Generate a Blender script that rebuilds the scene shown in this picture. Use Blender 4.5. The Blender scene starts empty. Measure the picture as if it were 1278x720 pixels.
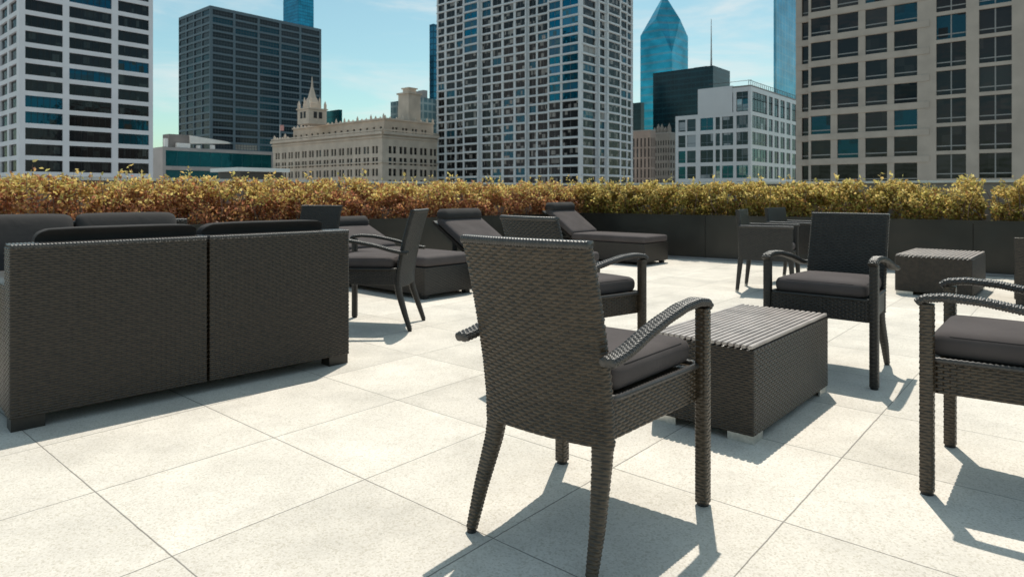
import bpy, bmesh, math, random
import numpy as np
from mathutils import Vector, noise
random.seed(7); rng = np.random.default_rng(7)
PI = math.pi
scn = bpy.context.scene
col = scn.collection

# ------------------------------------------------------------------ helpers
def tag(o, label=None, cat=None, group=None, kind=None):
    if label: o['label'] = label
    if cat: o['category'] = cat
    if group: o['group'] = group
    if kind: o['kind'] = kind
    return o

def empty(name, loc, rz=0, label=None, cat=None, group=None):
    o = bpy.data.objects.new(name, None); col.objects.link(o)
    o.location = loc; o.rotation_euler = (0, 0, rz); o.empty_display_size = .1
    return tag(o, label, cat, group)

def make_mesh(name, V, F, mats, smooth=False, fmat=None):
    me = bpy.data.meshes.new(name)
    me.from_pydata([tuple(map(float, v)) for v in V] if not isinstance(V, np.ndarray) else V.tolist(), [], F if isinstance(F, list) else F.tolist())
    for m in (mats if isinstance(mats, (list, tuple)) else [mats]): me.materials.append(m)
    if smooth: me.polygons.foreach_set('use_smooth', [True]*len(me.polygons))
    if fmat is not None: me.polygons.foreach_set('material_index', fmat)
    me.update()
    return me

def link(name, me, parent=None, loc=None):
    o = bpy.data.objects.new(name, me); col.objects.link(o)
    if parent is not None: o.parent = parent
    if loc is not None: o.location = loc
    return o

def obj(name, V, F, mats, parent=None, smooth=False, fmat=None):
    return link(name, make_mesh(name, V, F, mats, smooth, fmat), parent)

def copy_tree(o, parent=None):
    c = o.copy(); col.objects.link(c); c.parent = parent
    for ch in o.children: copy_tree(ch, c)
    return c

class MB:
    """collects boxes, prisms and tubes into one mesh"""
    def __init__(s): s.V = []; s.F = []; s.M = []
    def add(s, V, F, m=0):
        b = len(s.V); s.V += [tuple(v) for v in V]
        s.F += [tuple(i+b for i in f) for f in F]; s.M += [m]*len(F)
    def box(s, x0, x1, y0, y1, z0, z1, m=0):
        s.add([(x0,y0,z0),(x1,y0,z0),(x1,y1,z0),(x0,y1,z0),(x0,y0,z1),(x1,y0,z1),(x1,y1,z1),(x0,y1,z1)],
              [(0,3,2,1),(4,5,6,7),(0,1,5,4),(1,2,6,5),(2,3,7,6),(3,0,4,7)], m)
    def prism(s, pts, z0, z1, m=0, top=None):
        n = len(pts); top = top or pts
        s.add([(p[0],p[1],z0) for p in pts]+[(p[0],p[1],z1) for p in top],
              [tuple(range(n))[::-1], tuple(range(n,2*n))]+[(i,(i+1)%n,n+(i+1)%n,n+i) for i in range(n)], m)
    def tube(s, path, r, n=8, m=0):
        path = [Vector(p) for p in path]; rs = r if isinstance(r, (list,tuple)) else [r]*len(path)
        V = []; F = []
        for i, p in enumerate(path):
            t = (path[min(i+1,len(path)-1)]-path[max(i-1,0)]).normalized()
            a = t.cross(Vector((0,0,1)));
            if a.length < 1e-3: a = t.cross(Vector((1,0,0)))
            a.normalize(); b = t.cross(a)
            for k in range(n):
                V.append(p + (a*math.cos(2*PI*k/n)+b*math.sin(2*PI*k/n))*rs[i])
        for i in range(len(path)-1):
            for k in range(n): F.append((i*n+k, i*n+(k+1)%n, (i+1)*n+(k+1)%n, (i+1)*n+k))
        F.append(tuple(range(n))[::-1]); F.append(tuple(range((len(path)-1)*n, len(path)*n)))
        s.add(V, F, m)
    def build(s, name, mats, parent=None, smooth=False):
        return obj(name, s.V, s.F, mats, parent, smooth, s.M)

def rbox(D, r, N=14, bulge=0., warp=None):
    """rounded cushion block; half sizes D, centre at origin"""
    D = np.array(D, float)
    g = np.linspace(-1, 1, N+1); g = np.sign(g)*(1-(1-np.abs(g))**1.6)
    V = []; F = []; ix = {}
    def vid(p):
        k = tuple(np.round(p, 5))
        if k not in ix: ix[k] = len(V); V.append(p)
        return ix[k]
    for ax in range(3):
        for sg in (-1, 1):
            for i in range(N):
                for j in range(N):
                    q = []
                    for (a, b) in ((i,j),(i+1,j),(i+1,j+1),(i,j+1)):
                        p = np.zeros(3); p[ax] = sg; p[(ax+1)%3] = g[a]; p[(ax+2)%3] = g[b]; q.append(vid(p))
                    F.append(q if sg > 0 else q[::-1])
    P = np.array(V)*D; rr = np.minimum(r, D*.98)
    C = np.clip(P, -(D-rr), D-rr); d = P-C
    n = np.linalg.norm(d/rr, axis=1, keepdims=True); n[n==0] = 1
    W = C+d/n
    if bulge:
        e = (1-(W[:,0]/D[0])**2)*(1-(W[:,1]/D[1])**2)
        W[:,2] += np.sign(W[:,2])*bulge*np.clip(e,0,1)**.7*np.abs(W[:,2])/D[2]
    if warp: W = warp(W)
    return W, F

def rrect(w, d, r, n):
    """closed rounded rectangle sampled evenly; returns points (n,2), normals (n,2), arc positions, perimeter"""
    r = min(r, w/2-1e-4, d/2-1e-4); sx, sy = w-2*r, d-2*r; q = PI*r/2; P = 2*(sx+sy)+4*q
    s = np.arange(n)*P/n; pts = np.zeros((n,2)); nr = np.zeros((n,2))
    segs = [('l',(-sx/2,-d/2),(1,0),sx,(0,-1)),('a',(sx/2,-d/2+r),-PI/2,q,None),('l',(w/2,-sy/2),(0,1),sy,(1,0)),('a',(sx/2,sy/2),0,q,None),
            ('l',(sx/2,d/2),(-1,0),sx,(0,1)),('a',(-sx/2,sy/2),PI/2,q,None),('l',(-w/2,sy/2),(0,-1),sy,(-1,0)),('a',(-sx/2,-sy/2),PI,q,None)]
    for i, t in enumerate(s):
        for (k, c, dd, L, nn) in segs:
            if t <= L+1e-9 or k == 'z': break
            t -= L
        if k == 'l': pts[i] = (c[0]+dd[0]*t, c[1]+dd[1]*t); nr[i] = nn
        else:
            a = dd+t/r; pts[i] = (c[0]+r*math.cos(a), c[1]+r*math.sin(a)); nr[i] = (math.cos(a), math.sin(a))
    return pts, nr, s, P

def woven(name, path, side, w, d, mat, parent, r=.01, pitch=.010, q=.022, A=.0022, nt=5, ns=5, warp=None, caps=True, w1=None, d1=None, coil=False):
    """woven-strand skin swept along a path: strands run round the section, over and under upright stakes"""
    path = np.array(path, float); seg = np.linalg.norm(np.diff(path, axis=0), axis=1); cum = np.r_[0, np.cumsum(seg)]; L = cum[-1]
    nr_ = max(2, int(round(L/pitch))); pitch = L/nr_
    if coil: t = np.linspace(0, L, nr_*nt+1)
    else:
        fr_ = np.array({3:[0,.2,.8],4:[0,.16,.5,.84],5:[0,.13,.37,.63,.87],6:[0,.11,.3,.5,.7,.89]}[nt])
        t = np.r_[((np.arange(nr_)[:,None]+fr_[None,:])*pitch).ravel(), L]
    n = len(t)
    C = np.stack([np.interp(t, cum, path[:,k]) for k in range(3)], 1)
    if len(path) > 2:
        for _ in range(int(n/len(path)*.6)): C[1:-1] = (C[:-2]+2*C[1:-1]+C[2:])/4
    T = np.gradient(C, axis=0); T /= np.linalg.norm(T, axis=1, keepdims=True)
    a1 = np.array(side, float); a1 = a1/np.linalg.norm(a1)
    A1 = a1-(T@a1)[:,None]*T; A1 /= np.linalg.norm(A1, axis=1, keepdims=True); A2 = np.cross(T, A1)
    P0 = 2*(w+d); m = max(2, 2*int(round(P0/q/2))); M = m*ns
    pts, nr, s, P = rrect(w, d, r, M); qq = P/m
    fw = np.linspace(1, (w1 or w)/w, n)[:,None]; fd = np.linspace(1, (d1 or d)/d, n)[:,None]
    row = np.floor(t/pitch+1e-6); fy = t/pitch-row-.5
    prof = np.sqrt(np.clip(1-(2*fy)**2*.96, 0, 1))[:,None]; gro = (np.abs(fy) > .49)[:,None]
    ph = np.cos(PI*(s[None,:]/qq+row[:,None]))
    jit = 1+.22*np.sin(row*12.9898)[:,None]*np.sin(row*3.1)[:,None]
    if coil: H = A*np.abs(np.cos(PI*(t[:,None]/pitch+ s[None,:]/P*2)))
    else:
        und = ((s[None,:]/qq+row[:,None]+1) % 2)-1                 # 0 where the strand dives under a stake
        dip = np.exp(-(und/.24)**2)
        H = A*(1.25*prof*jit*(1-dip) - .55*dip - .45*gro)
    X = pts[None,:,0]*fw+nr[None,:,0]*H; Y = pts[None,:,1]*fd+nr[None,:,1]*H
    V = C[:,None,:]+A1[:,None,:]*X[:,:,None]+A2[:,None,:]*Y[:,:,None]
    V = V.reshape(-1,3)
    i = np.arange(n-1)[:,None]; j = np.arange(M)[None,:]; j2 = (j+1)%M
    F = np.stack([i*M+j, i*M+j2, (i+1)*M+j2, (i+1)*M+j], -1).reshape(-1,4)
    F = F.tolist()
    if caps:
        V = np.vstack([V, C[0], C[-1]]); b = n*M
        F += [[b, (k+1)%M, k] for k in range(M)]+[[b+1, (n-1)*M+k, (n-1)*M+(k+1)%M] for k in range(M)]
    if warp is not None: V = warp(V)
    return obj(name, V, F, mat, parent, True)

# ------------------------------------------------------------------ materials
def mat(name, color, rough=.5, metal=0., spec=.5, noise_scale=None, noise_amt=.15, bump=0., bscale=200., coords='Object'):
    m = bpy.data.materials.new(name); m.use_nodes = True; nt = m.node_tree; b = nt.nodes['Principled BSDF']
    b.inputs['Base Color'].default_value = (*color, 1); b.inputs['Roughness'].default_value = rough
    b.inputs['Metallic'].default_value = metal; b.inputs['Specular IOR Level'].default_value = spec
    tc = nt.nodes.new('ShaderNodeTexCoord')
    if noise_scale:
        n = nt.nodes.new('ShaderNodeTexNoise'); n.inputs['Scale'].default_value = noise_scale; n.inputs['Detail'].default_value = 6
        nt.links.new(tc.outputs[coords], n.inputs['Vector'])
        r = nt.nodes.new('ShaderNodeMapRange'); r.inputs[1].default_value = .3; r.inputs[2].default_value = .7
        r.inputs[3].default_value = 1-noise_amt; r.inputs[4].default_value = 1+noise_amt
        nt.links.new(n.outputs['Fac'], r.inputs[0])
        mx = nt.nodes.new('ShaderNodeVectorMath'); mx.operation = 'SCALE'; mx.inputs[0].default_value = color
        nt.links.new(r.outputs[0], mx.inputs['Scale']); nt.links.new(mx.outputs[0], b.inputs['Base Color'])
    if bump:
        n2 = nt.nodes.new('ShaderNodeTexNoise'); n2.inputs['Scale'].default_value = bscale; n2.inputs['Detail'].default_value = 4
        nt.links.new(tc.outputs[coords], n2.inputs['Vector'])
        bp = nt.nodes.new('ShaderNodeBump'); bp.inputs['Strength'].default_value = bump; bp.inputs['Distance'].default_value = .002
        nt.links.new(n2.outputs['Fac'], bp.inputs['Height']); nt.links.new(bp.outputs[0], b.inputs['Normal'])
    return m

M = {}
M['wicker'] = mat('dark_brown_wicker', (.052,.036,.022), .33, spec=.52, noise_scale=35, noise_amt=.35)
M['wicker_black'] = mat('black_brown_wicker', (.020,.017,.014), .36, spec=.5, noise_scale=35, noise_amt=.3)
M['wicker_dark'] = mat('umber_wicker', (.032,.023,.015), .33, spec=.50, noise_scale=35, noise_amt=.35)
M['rim'] = mat('wicker_edge_binding', (.050,.045,.042), .33, noise_scale=60, noise_amt=.25)
M['slat'] = mat('grey_brown_slats', (.40,.35,.32), .40, noise_scale=9, noise_amt=.2, bump=.3, bscale=60)
M['cushion'] = mat('charcoal_cushion_fabric', (.090,.078,.077), .95, spec=.15, noise_scale=5, noise_amt=.12, bump=.5, bscale=900)
M['cushion_black'] = mat('black_cushion_fabric', (.048,.044,.043), .9, spec=.2, noise_scale=5, noise_amt=.12, bump=.4, bscale=900)
M['piping'] = mat('cushion_piping', (.022,.020,.021), .8, spec=.2)
M['chair_back_cloth'] = mat('olive_grey_mesh_cloth', (.085,.082,.062), .8, noise_scale=30, noise_amt=.15)
M['alu'] = mat('brushed_aluminium_foot', (.62,.60,.56), .38, metal=.7, noise_scale=60, noise_amt=.15)
M['rubber'] = mat('black_plastic_glide', (.015,.015,.015), .6)
M['planter'] = mat('dark_bronze_sheet_metal', (.045,.043,.038), .36, metal=.55, noise_scale=1.3, noise_amt=.3)
M['soil'] = mat('planter_soil', (.05,.035,.025), .95, noise_scale=30, noise_amt=.4)
M['parapet'] = mat('grey_parapet_render', (.30,.28,.27), .85, noise_scale=3, noise_amt=.15)
M['coping'] = mat('light_metal_coping', (.80,.79,.77), .5, noise_scale=4, noise_amt=.1)
M['branch'] = mat('hedge_bark', (.16,.10,.07), .9, noise_scale=60, noise_amt=.3)

def wrinkle(m, scale=5., dist=.012):
    nt = m.node_tree; b = nt.nodes['Principled BSDF']; tc = nt.nodes.new('ShaderNodeTexCoord')
    n = nt.nodes.new('ShaderNodeTexNoise'); n.inputs['Scale'].default_value = scale; n.inputs['Detail'].default_value = 3; n.inputs['Distortion'].default_value = 1.2
    nt.links.new(tc.outputs['Object'], n.inputs['Vector'])
    bp = nt.nodes.new('ShaderNodeBump'); bp.inputs['Strength'].default_value = .5; bp.inputs['Distance'].default_value = dist
    nt.links.new(n.outputs['Fac'], bp.inputs['Height'])
    old = b.inputs['Normal'].links
    if old: nt.links.new(bp.outputs[0], old[0].from_node.inputs['Normal'])
    else: nt.links.new(bp.outputs[0], b.inputs['Normal'])
wrinkle(M['cushion']); wrinkle(M['cushion_black'], 4., .016)
wrinkle(M['planter'], 1.2, .03)
def leaf_mat(name, stops):
    m = bpy.data.materials.new(name); m.use_nodes = True; nt = m.node_tree; nt.nodes.clear()
    out = nt.nodes.new('ShaderNodeOutputMaterial'); g = nt.nodes.new('ShaderNodeNewGeometry')
    cr = nt.nodes.new('ShaderNodeValToRGB'); cr.color_ramp.interpolation = 'LINEAR'
    e = cr.color_ramp.elements
    while len(e) > 1: e.remove(e[0])
    e[0].position = 0; e[0].color = (*stops[0], 1)
    for i, c in enumerate(stops[1:], 1):
        k = e.new(i/(len(stops)-1)); k.color = (*c, 1)
    nt.links.new(g.outputs['Random Per Island'], cr.inputs[0])
    d = nt.nodes.new('ShaderNodeBsdfPrincipled'); d.inputs['Roughness'].default_value = .5; d.inputs['Specular IOR Level'].default_value = .35
    t = nt.nodes.new('ShaderNodeBsdfTranslucent'); mx = nt.nodes.new('ShaderNodeMixShader'); mx.inputs[0].default_value = .60
    nt.links.new(cr.outputs[0], d.inputs['Base Color']); nt.links.new(cr.outputs[0], t.inputs['Color'])
    nt.links.new(d.outputs[0], mx.inputs[1]); nt.links.new(t.outputs[0], mx.inputs[2]); nt.links.new(mx.outputs[0], out.inputs[0])
    return m
M['leaf_rust'] = leaf_mat('rust_leaves', [(.52,.20,.09),(.66,.42,.16),(.34,.13,.07),(.62,.42,.18),(.18,.07,.045),(.60,.32,.19),(.56,.22,.14),(.24,.11,.06)])
M['leaf_gold'] = leaf_mat('yellow_green_leaves', [(.66,.52,.15),(.28,.29,.07),(.50,.42,.12),(.18,.14,.045),(.46,.27,.08),(.30,.31,.07),(.34,.15,.07),(.14,.13,.04)])
M['leaf_tip'] = leaf_mat('pale_yellow_new_leaves', [(.74,.58,.20),(.68,.46,.17),(.60,.54,.18),(.78,.64,.28)])

# paving: exposed-aggregate slabs with open joints, laid to the fitted grid
YAW = .710; TA, TB = .647, .606; TO = (-1.393, 2.222)
D2 = np.array([math.sin(YAW), math.cos(YAW)]); D1 = np.array([math.cos(YAW), -math.sin(YAW)])
def paving():
    m = bpy.data.materials.new('cream_aggregate_pavers'); m.use_nodes = True; nt = m.node_tree; b = nt.nodes['Principled BSDF']
    N = lambda t: nt.nodes.new(t); Lk = nt.links.new
    uv = N('ShaderNodeUVMap'); tc = N('ShaderNodeTexCoord'); sep = N('ShaderNodeSeparateXYZ')
    wob = N('ShaderNodeTexNoise'); wob.inputs['Scale'].default_value = 14; Lk(tc.outputs['Object'], wob.inputs['Vector'])
    va = N('ShaderNodeVectorMath'); va.operation = 'MULTIPLY_ADD'; va.inputs[1].default_value = (.006,.006,0); Lk(wob.outputs['Color'], va.inputs[0]); Lk(uv.outputs[0], va.inputs[2])
    Lk(va.outputs[0], sep.inputs[0])
    def math_(op, a, bv=None, c=None):
        n = N('ShaderNodeMath'); n.operation = op
        for i, x in enumerate((a, bv, c)):
            if x is None: continue
            if isinstance(x, (int, float)): n.inputs[i].default_value = x
            else: Lk(x, n.inputs[i])
        return n.outputs[0]
    def dist(o, size):
        f = math_('FRACT', o); g = math_('SUBTRACT', f, .5); h = math_('ABSOLUTE', g); k = math_('SUBTRACT', .5, h); return math_('MULTIPLY', k, size)
    dx, dy = dist(sep.outputs[0], TA), dist(sep.outputs[1], TB)
    jn = N('ShaderNodeTexNoise'); jn.inputs['Scale'].default_value = 1.1; jn.inputs['Detail'].default_value = 3; Lk(tc.outputs['Object'], jn.inputs['Vector'])
    jw = math_('MULTIPLY_ADD', jn.outputs['Fac'], .008, -.0002)
    dm = math_('MINIMUM', dx, dy)
    dark = N('ShaderNodeMapRange'); dark.interpolation_type = 'SMOOTHSTEP'; Lk(dm, dark.inputs[0]); dark.inputs[1].default_value = .0004; Lk(jw, dark.inputs[2])
    dark.inputs[3].default_value = .36; dark.inputs[4].default_value = 1
    # per-slab tone
    fl = N('ShaderNodeVectorMath'); fl.operation = 'FLOOR'; Lk(uv.outputs[0], fl.inputs[0])
    wn = N('ShaderNodeTexWhiteNoise'); wn.noise_dimensions = '2D'; Lk(fl.outputs[0], wn.inputs['Vector'])
    slab = math_('MULTIPLY_ADD', wn.outputs['Value'], .14, .92)
    st = N('ShaderNodeTexNoise'); st.inputs['Scale'].default_value = 2.2; st.inputs['Detail'].default_value = 7; st.inputs['Roughness'].default_value = .65; Lk(tc.outputs['Object'], st.inputs['Vector'])
    stain = N('ShaderNodeMapRange'); Lk(st.outputs['Fac'], stain.inputs[0]); stain.inputs[1].default_value = .3; stain.inputs[2].default_value = .62; stain.inputs[3].default_value = .80; stain.inputs[4].default_value = 1.03
    # aggregate specks: two sizes
    v1 = N('ShaderNodeTexVoronoi'); v1.inputs['Scale'].default_value = 190; Lk(tc.outputs['Object'], v1.inputs['Vector'])
    cr = N('ShaderNodeValToRGB'); cr.color_ramp.interpolation = 'CONSTANT'
    e = cr.color_ramp.elements; e[0].position = 0; e[0].color = (.56,.51,.43,1); e[1].position = .10; e[1].color = (.63,.58,.51,1)
    for p, c in ((.2,(.67,.62,.55)),(.55,(.70,.65,.58)),(.8,(.64,.59,.52)),(.93,(.58,.53,.46))): k = e.new(p); k.color = (*c,1)
    sp = N('ShaderNodeSeparateColor'); Lk(v1.outputs['Color'], sp.inputs[0]); Lk(sp.outputs[0], cr.inputs[0])
    v2 = N('ShaderNodeTexVoronoi'); v2.inputs['Scale'].default_value = 75; Lk(tc.outputs['Object'], v2.inputs['Vector'])
    sp2 = N('ShaderNodeSeparateColor'); Lk(v2.outputs['Color'], sp2.inputs[0])
    big = math_('LESS_THAN', sp2.outputs[1], .10); near = math_('LESS_THAN', v2.outputs['Distance'], .30); bb = math_('MULTIPLY', big, near)
    bf = math_('MULTIPLY_ADD', bb, -.16, 1)
    f1 = math_('MULTIPLY', dark.outputs[0], slab); f2 = math_('MULTIPLY', f1, stain.outputs[0]); f3 = math_('MULTIPLY', f2, bf)
    sc = N('ShaderNodeVectorMath'); sc.operation = 'SCALE'; Lk(cr.outputs[0], sc.inputs[0]); Lk(f3, sc.inputs['Scale'])
    Lk(sc.outputs[0], b.inputs['Base Color']); b.inputs['Roughness'].default_value = .88; b.inputs['Specular IOR Level'].default_value = .25
    bp = N('ShaderNodeBump'); bp.inputs['Strength'].default_value = .5; bp.inputs['Distance'].default_value = .002
    hh = math_('MULTIPLY_ADD', v1.outputs['Distance'], -.5, dark.outputs[0]); Lk(hh, bp.inputs['Height']); Lk(bp.outputs[0], b.inputs['Normal'])
    return m
M['paving'] = paving()

# ------------------------------------------------------------------ camera geometry helpers (photo pixel -> place, distances are real)
FX, CX, HZ = 828., 639., 240.6
def at(u, v):                      # a point on the deck seen at pixel (u, v)
    Y = FX/(v-HZ); return np.array([(u-CX)*Y/FX, Y])
def zat(v, Y): return 1+(HZ-v)*Y/FX
def xat(u, Y): return (u-CX)*Y/FX

# ------------------------------------------------------------------ chair
def rotz(f): return math.atan2(-f[0], f[1])

def trap(V, k0=.82, y0=-.22, y1=.30, kz=0):
    V = V.copy(); f = k0+(1-k0)*(V[:,1]-y0)/(y1-y0); V[:,0] *= f; return V

def make_chair():
    t = empty('wicker_armchair', (0,0,0))
    w, rim = M['wicker'], M['rim']
    def bow(V):
        V = V.copy(); V[:,1] += .030*(V[:,0]/.24)**2; return V
    zs = [.315,.40,.50,.60,.70,.80,.862]; ys = [-.237,-.241,-.256,-.277,-.302,-.330,-.352]
    b = woven('backrest', [(0,y,z) for y, z in zip(ys, zs)], (1,0,0), .434, .032, w, t, r=.014, pitch=.0100, q=.0190, A=.0029, nt=6, ns=8, w1=.428, warp=bow)
    woven('top_rail', [(x,-.353,.866) for x in np.linspace(-.214,.214,9)], (0,1,0), .036, .020, rim, b, r=.009, pitch=.010, A=.0022, coil=True, nt=6, warp=bow, q=.011)
    for sx in (-1, 1):
        l = woven('leg', [(sx*.270,.275,.010),(sx*.270,.275,.632)], (1,0,0), .040, .040, w, t, r=.010, pitch=.0100, q=.0190, A=.0015)
        f = MB(); f.prism([(sx*.270+.019*math.cos(k*PI/6), .275+.019*math.sin(k*PI/6)) for k in range(12)], 0, .012); f.build('foot_cap', M['rubber'], l)
        l = woven('leg', [(sx*.205,-.307,.010),(sx*.201,-.270,.12),(sx*.187,-.224,.26),(sx*.178,-.194,.42)], (1,0,0), .028, .030, w, t, r=.011, pitch=.0100, q=.0190, A=.0015, w1=.068, d1=.052)
        f = MB(); f.prism([(sx*.205+.014*math.cos(k*PI/6), -.307+.014*math.sin(k*PI/6)) for k in range(12)], 0, .012); f.build('foot_cap', M['rubber'], l)
        yz = [(.304,.632),(.285,.648),(.22,.657),(.12,.652),(0,.632),(-.10,.610),(-.19,.584),(-.25,.572),(-.305,.567)]
        woven('armrest', [(sx*(.270-.035*(0.3-y)), y, z) for y, z in yz], (1,0,0), .046, .023, rim, t, r=.010, pitch=.0085, q=.0125, A=.0022, nt=5)
    a = woven('seat_frame', [(0,.035,.335),(0,.035,.442)], (1,0,0), .515, .505, w, t, r=.02, pitch=.0100, q=.0190, A=.0028, ns=8, warp=trap)
    # braided edge round the top of the seat frame
    pts, nr, s, P = rrect(.520, .495, .022, 60); ring = [(p[0], p[1]+.035, .446) for p in pts]; ring.append(ring[0])
    rb = MB()
    n = 260; ang = np.linspace(0, 2*PI, n+1)
    R = np.array(ring); cum = np.r_[0, np.cumsum(np.linalg.norm(np.diff(R,axis=0),axis=1))]
    tt = np.linspace(0, cum[-1], n+1); C = np.stack([np.interp(tt, cum, R[:,k]) for k in range(3)],1)
    rb.tube([tuple(c) for c in trap(C)], [.0085+.0028*(k%2) for k in range(n+1)], 6); rb.build('edge_braid', rim, a, True)
    W, F = rbox((.238,.232,.040), .034, bulge=.010); W[:,1] += .045; W[:,2] += .490; W = trap(W, .86)
    c = obj('cushion', W, F, M['cushion'], t, True)
    pts, nr, s, P = rrect(.452, .440, .055, 80)
    pp = np.array([(p[0], p[1]+.045, .519) for p in pts]); pp = trap(pp, .86); pm = MB(); pm.tube([tuple(x) for x in pp]+[tuple(pp[0])], .0038, 6); pm.build('piping', M['piping'], c, True)
    return t

chair0 = make_chair()
chairs = [  # x, y, facing, label
    ((.231,2.078), (.612,.790), 'large wicker armchair in the foreground seen from behind, nearest chair'),
    ((1.825,3.765), (-.66,-.75), 'wicker armchair facing the camera behind the slatted table, lit seat cushion and tall dark back'),
    ((1.765,2.235), (-.763,.646), 'wicker armchair cut off by the right edge of the picture, facing left'),
    ((.335,3.70), (.76,.65), 'wicker armchair half hidden behind the back of the nearest chair, facing the slatted table'),
    ((-1.02,5.03), (-.99,.11), 'wicker armchair seen from the side just beyond the end of the near sofa'),
    ((-1.93,6.10), (-.28,-.96), 'wicker armchair of which only the dark back top shows above the near sofa cushions'),
]
for i, (p, f, lab) in enumerate(chairs):
    c = chair0 if i == 0 else copy_tree(chair0)
    c.location = (p[0], p[1], 0); c.rotation_euler[2] = rotz(f)
    tag(c, lab, 'armchair', 'open-arm wicker armchairs')
    if i in (1, 3, 4, 5):                                  # darker wicker colour here; the half-hidden chair only on its backrest
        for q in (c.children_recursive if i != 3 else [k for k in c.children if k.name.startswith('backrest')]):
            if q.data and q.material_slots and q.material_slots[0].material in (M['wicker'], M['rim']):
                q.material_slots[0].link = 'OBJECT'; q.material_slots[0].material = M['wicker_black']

# ------------------------------------------------------------------ coffee tables
def make_table():
    t = empty('coffee_table', (0,0,0)); W, L = .45, .95
    woven('body', [(0,0,.034),(0,0,.374)], (1,0,0), W, L, M['wicker_dark'], t, r=.008, pitch=.0100, q=.0190, A=.0026, nt=5, ns=6)
    s = MB(); n = 17; p = W/n
    for k in range(n):
        x = -W/2+p*(k+.5); V, F = [], []
        h = .0085; y0, y1 = -L/2-.004, L/2+.004; z0, z1 = .380, .393; b = .0025
        V = [(x-h,y0,z0),(x+h,y0,z0),(x+h,y0,z1-b),(x+h-b,y0,z1),(x-h+b,y0,z1),(x-h,y0,z1-b)]
        V += [(a,y1,c) for a,_,c in V]
        F = [(0,1,2,3,4,5)[::-1],(6,7,8,9,10,11)]+[(i,(i+1)%6,6+(i+1)%6,6+i) for i in range(6)]
        s.add(V, F)
    for y in (-.30,0,.30): s.box(-W/2+.01, W/2-.01, y-.02, y+.02, .3755, .380)
    s.build('slatted_top', M['slat'], t)
    for sx in (-1,1):
        for sy in (-1,1):
            f = MB(); xa, ya = sx*(W/2-.004), sy*(L/2-.004)
            x0, x1 = sorted((xa, xa-sx*.105)); y0, y1 = sorted((ya, ya-sy*.008)); f.box(x0,x1,y0,y1,0,.0335)
            x0, x1 = sorted((xa, xa-sx*.008)); y0, y1 = sorted((ya-sy*.008, ya-sy*.105)); f.box(x0,x1,y0,y1,0,.0335)
            f.build('foot', M['alu'], t)
    return t
tab0 = make_table()
fd = np.array([.665,.747]); rt = np.array([fd[1], -fd[0]])
c1 = np.array([.955,2.625]); cc = c1-rt*.225+fd*.475
tab0.location = (cc[0], cc[1], 0); tab0.rotation_euler[2] = rotz(fd)
tag(tab0, 'woven coffee table with slatted top and metal feet right behind the nearest armchair', 'coffee table', 'slatted wicker coffee tables')
tab1 = copy_tree(tab0); c2 = np.array([4.27,6.16]); cc = c2-rt*.225*1.4+fd*.475; tab1.scale = (1.4,1,1)
tab1.location = (cc[0], cc[1], 0); tag(tab1, 'far woven coffee table with pale slatted top in front of the right-hand planter', 'coffee table', 'slatted wicker coffee tables')

# ------------------------------------------------------------------ sofa modules
def make_module(arm):
    t = empty('sofa_module', (0,0,0)); w = M['wicker_dark']
    kw = dict(r=.012, pitch=.0108, q=.0215, A=.0030, nt=5, ns=6)
    b = woven('back_panel', [(0,-.335,.055),(0,-.335,.768)], (1,0,0), .798, .130, w, t, **kw)
    e = woven('edge_rail', [(x,-.335,.772) for x in np.linspace(-.397,.397,7)], (0,1,0), .128, .018, M['rim'], b, r=.008, pitch=.014, A=.003, coil=True, nt=5, q=.02)
    x0, x1 = -.398, .398
    if arm < 0: x0 += .10
    if arm > 0: x1 -= .10
    woven('base', [((x0+x1)/2,.067,.055),((x0+x1)/2,.067,.300)], (1,0,0), x1-x0-.004, .665, w, t, r=.012, pitch=.0125, q=.025, A=.0027, nt=3, ns=3)
    if arm:
        xa = arm*.348
        woven('arm', [(xa,.067,.055),(xa,.067,.600)], (1,0,0), .098, .665, w, t, r=.012, pitch=.0125, q=.025, A=.0027, nt=4, ns=3)
    W, F = rbox(((x1-x0)/2-.006,.325,.075), .045, bulge=.014); W += ((x0+x1)/2,.075,.378)
    obj('seat_cushion', W, F, M['cushion_black'], t, True)
    W, F = rbox(((x1-x0)/2-.004,.085,.27), .050, bulge=0.)
    W[:,1] += .03*np.sin((W[:,2]+.27)/.54*PI)*np.sign(W[:,1]); W[:,1] -= (W[:,2])*.28; W[:,2] += .574; W[:,1] -= .190; W[:,0] += (x0+x1)/2
    W[:,2] -= .010*(np.abs(W[:,0]-(x0+x1)/2)/((x1-x0)/2))**4*(W[:,2] > .7)
    W[:,1] = np.where(W[:,2] < .79, np.maximum(W[:,1], -.262), np.maximum(W[:,1], -.262-(W[:,2]-.79)*1.2))
    c = obj('back_cushion', W, F, M['cushion_black'], t, True)
    for sx in (-1,1):
        for y in (-.345, .345):
            f = MB(); x = sx*.335; y += -np.sign(y)*(0 if sx*arm > 0 else .22); f.box(x-.06, x+.06, y-.045, y+.045, 0, .058); f.build('foot', M['rubber'] if sx*arm < 1 else M['wicker_black'], t)
    return t
e1 = np.array([.703,.711]); F1 = np.array([-.711,.703]); B0 = np.array([-2.087,2.756])
ma = make_module(-1); mb = make_module(1)
sofas = [(ma, B0+e1*.400+F1*.4, F1, 'left half of the near wicker sofa seen from behind, cut by the left picture edge'),
         (mb, B0+e1*1.209+F1*.4, F1, 'right half of the near wicker sofa seen from behind, its end by the side-on armchair')]
e2 = np.array([.75,.66]); F2 = np.array([.66,-.75]); S0 = np.array([-2.67,5.50])+F2*.2
m2 = copy_tree(ma); sofas.append((m2, S0-e2*.40, F2, 'right-hand unit of the far sofa, black cushion top showing above the near sofa'))
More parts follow.
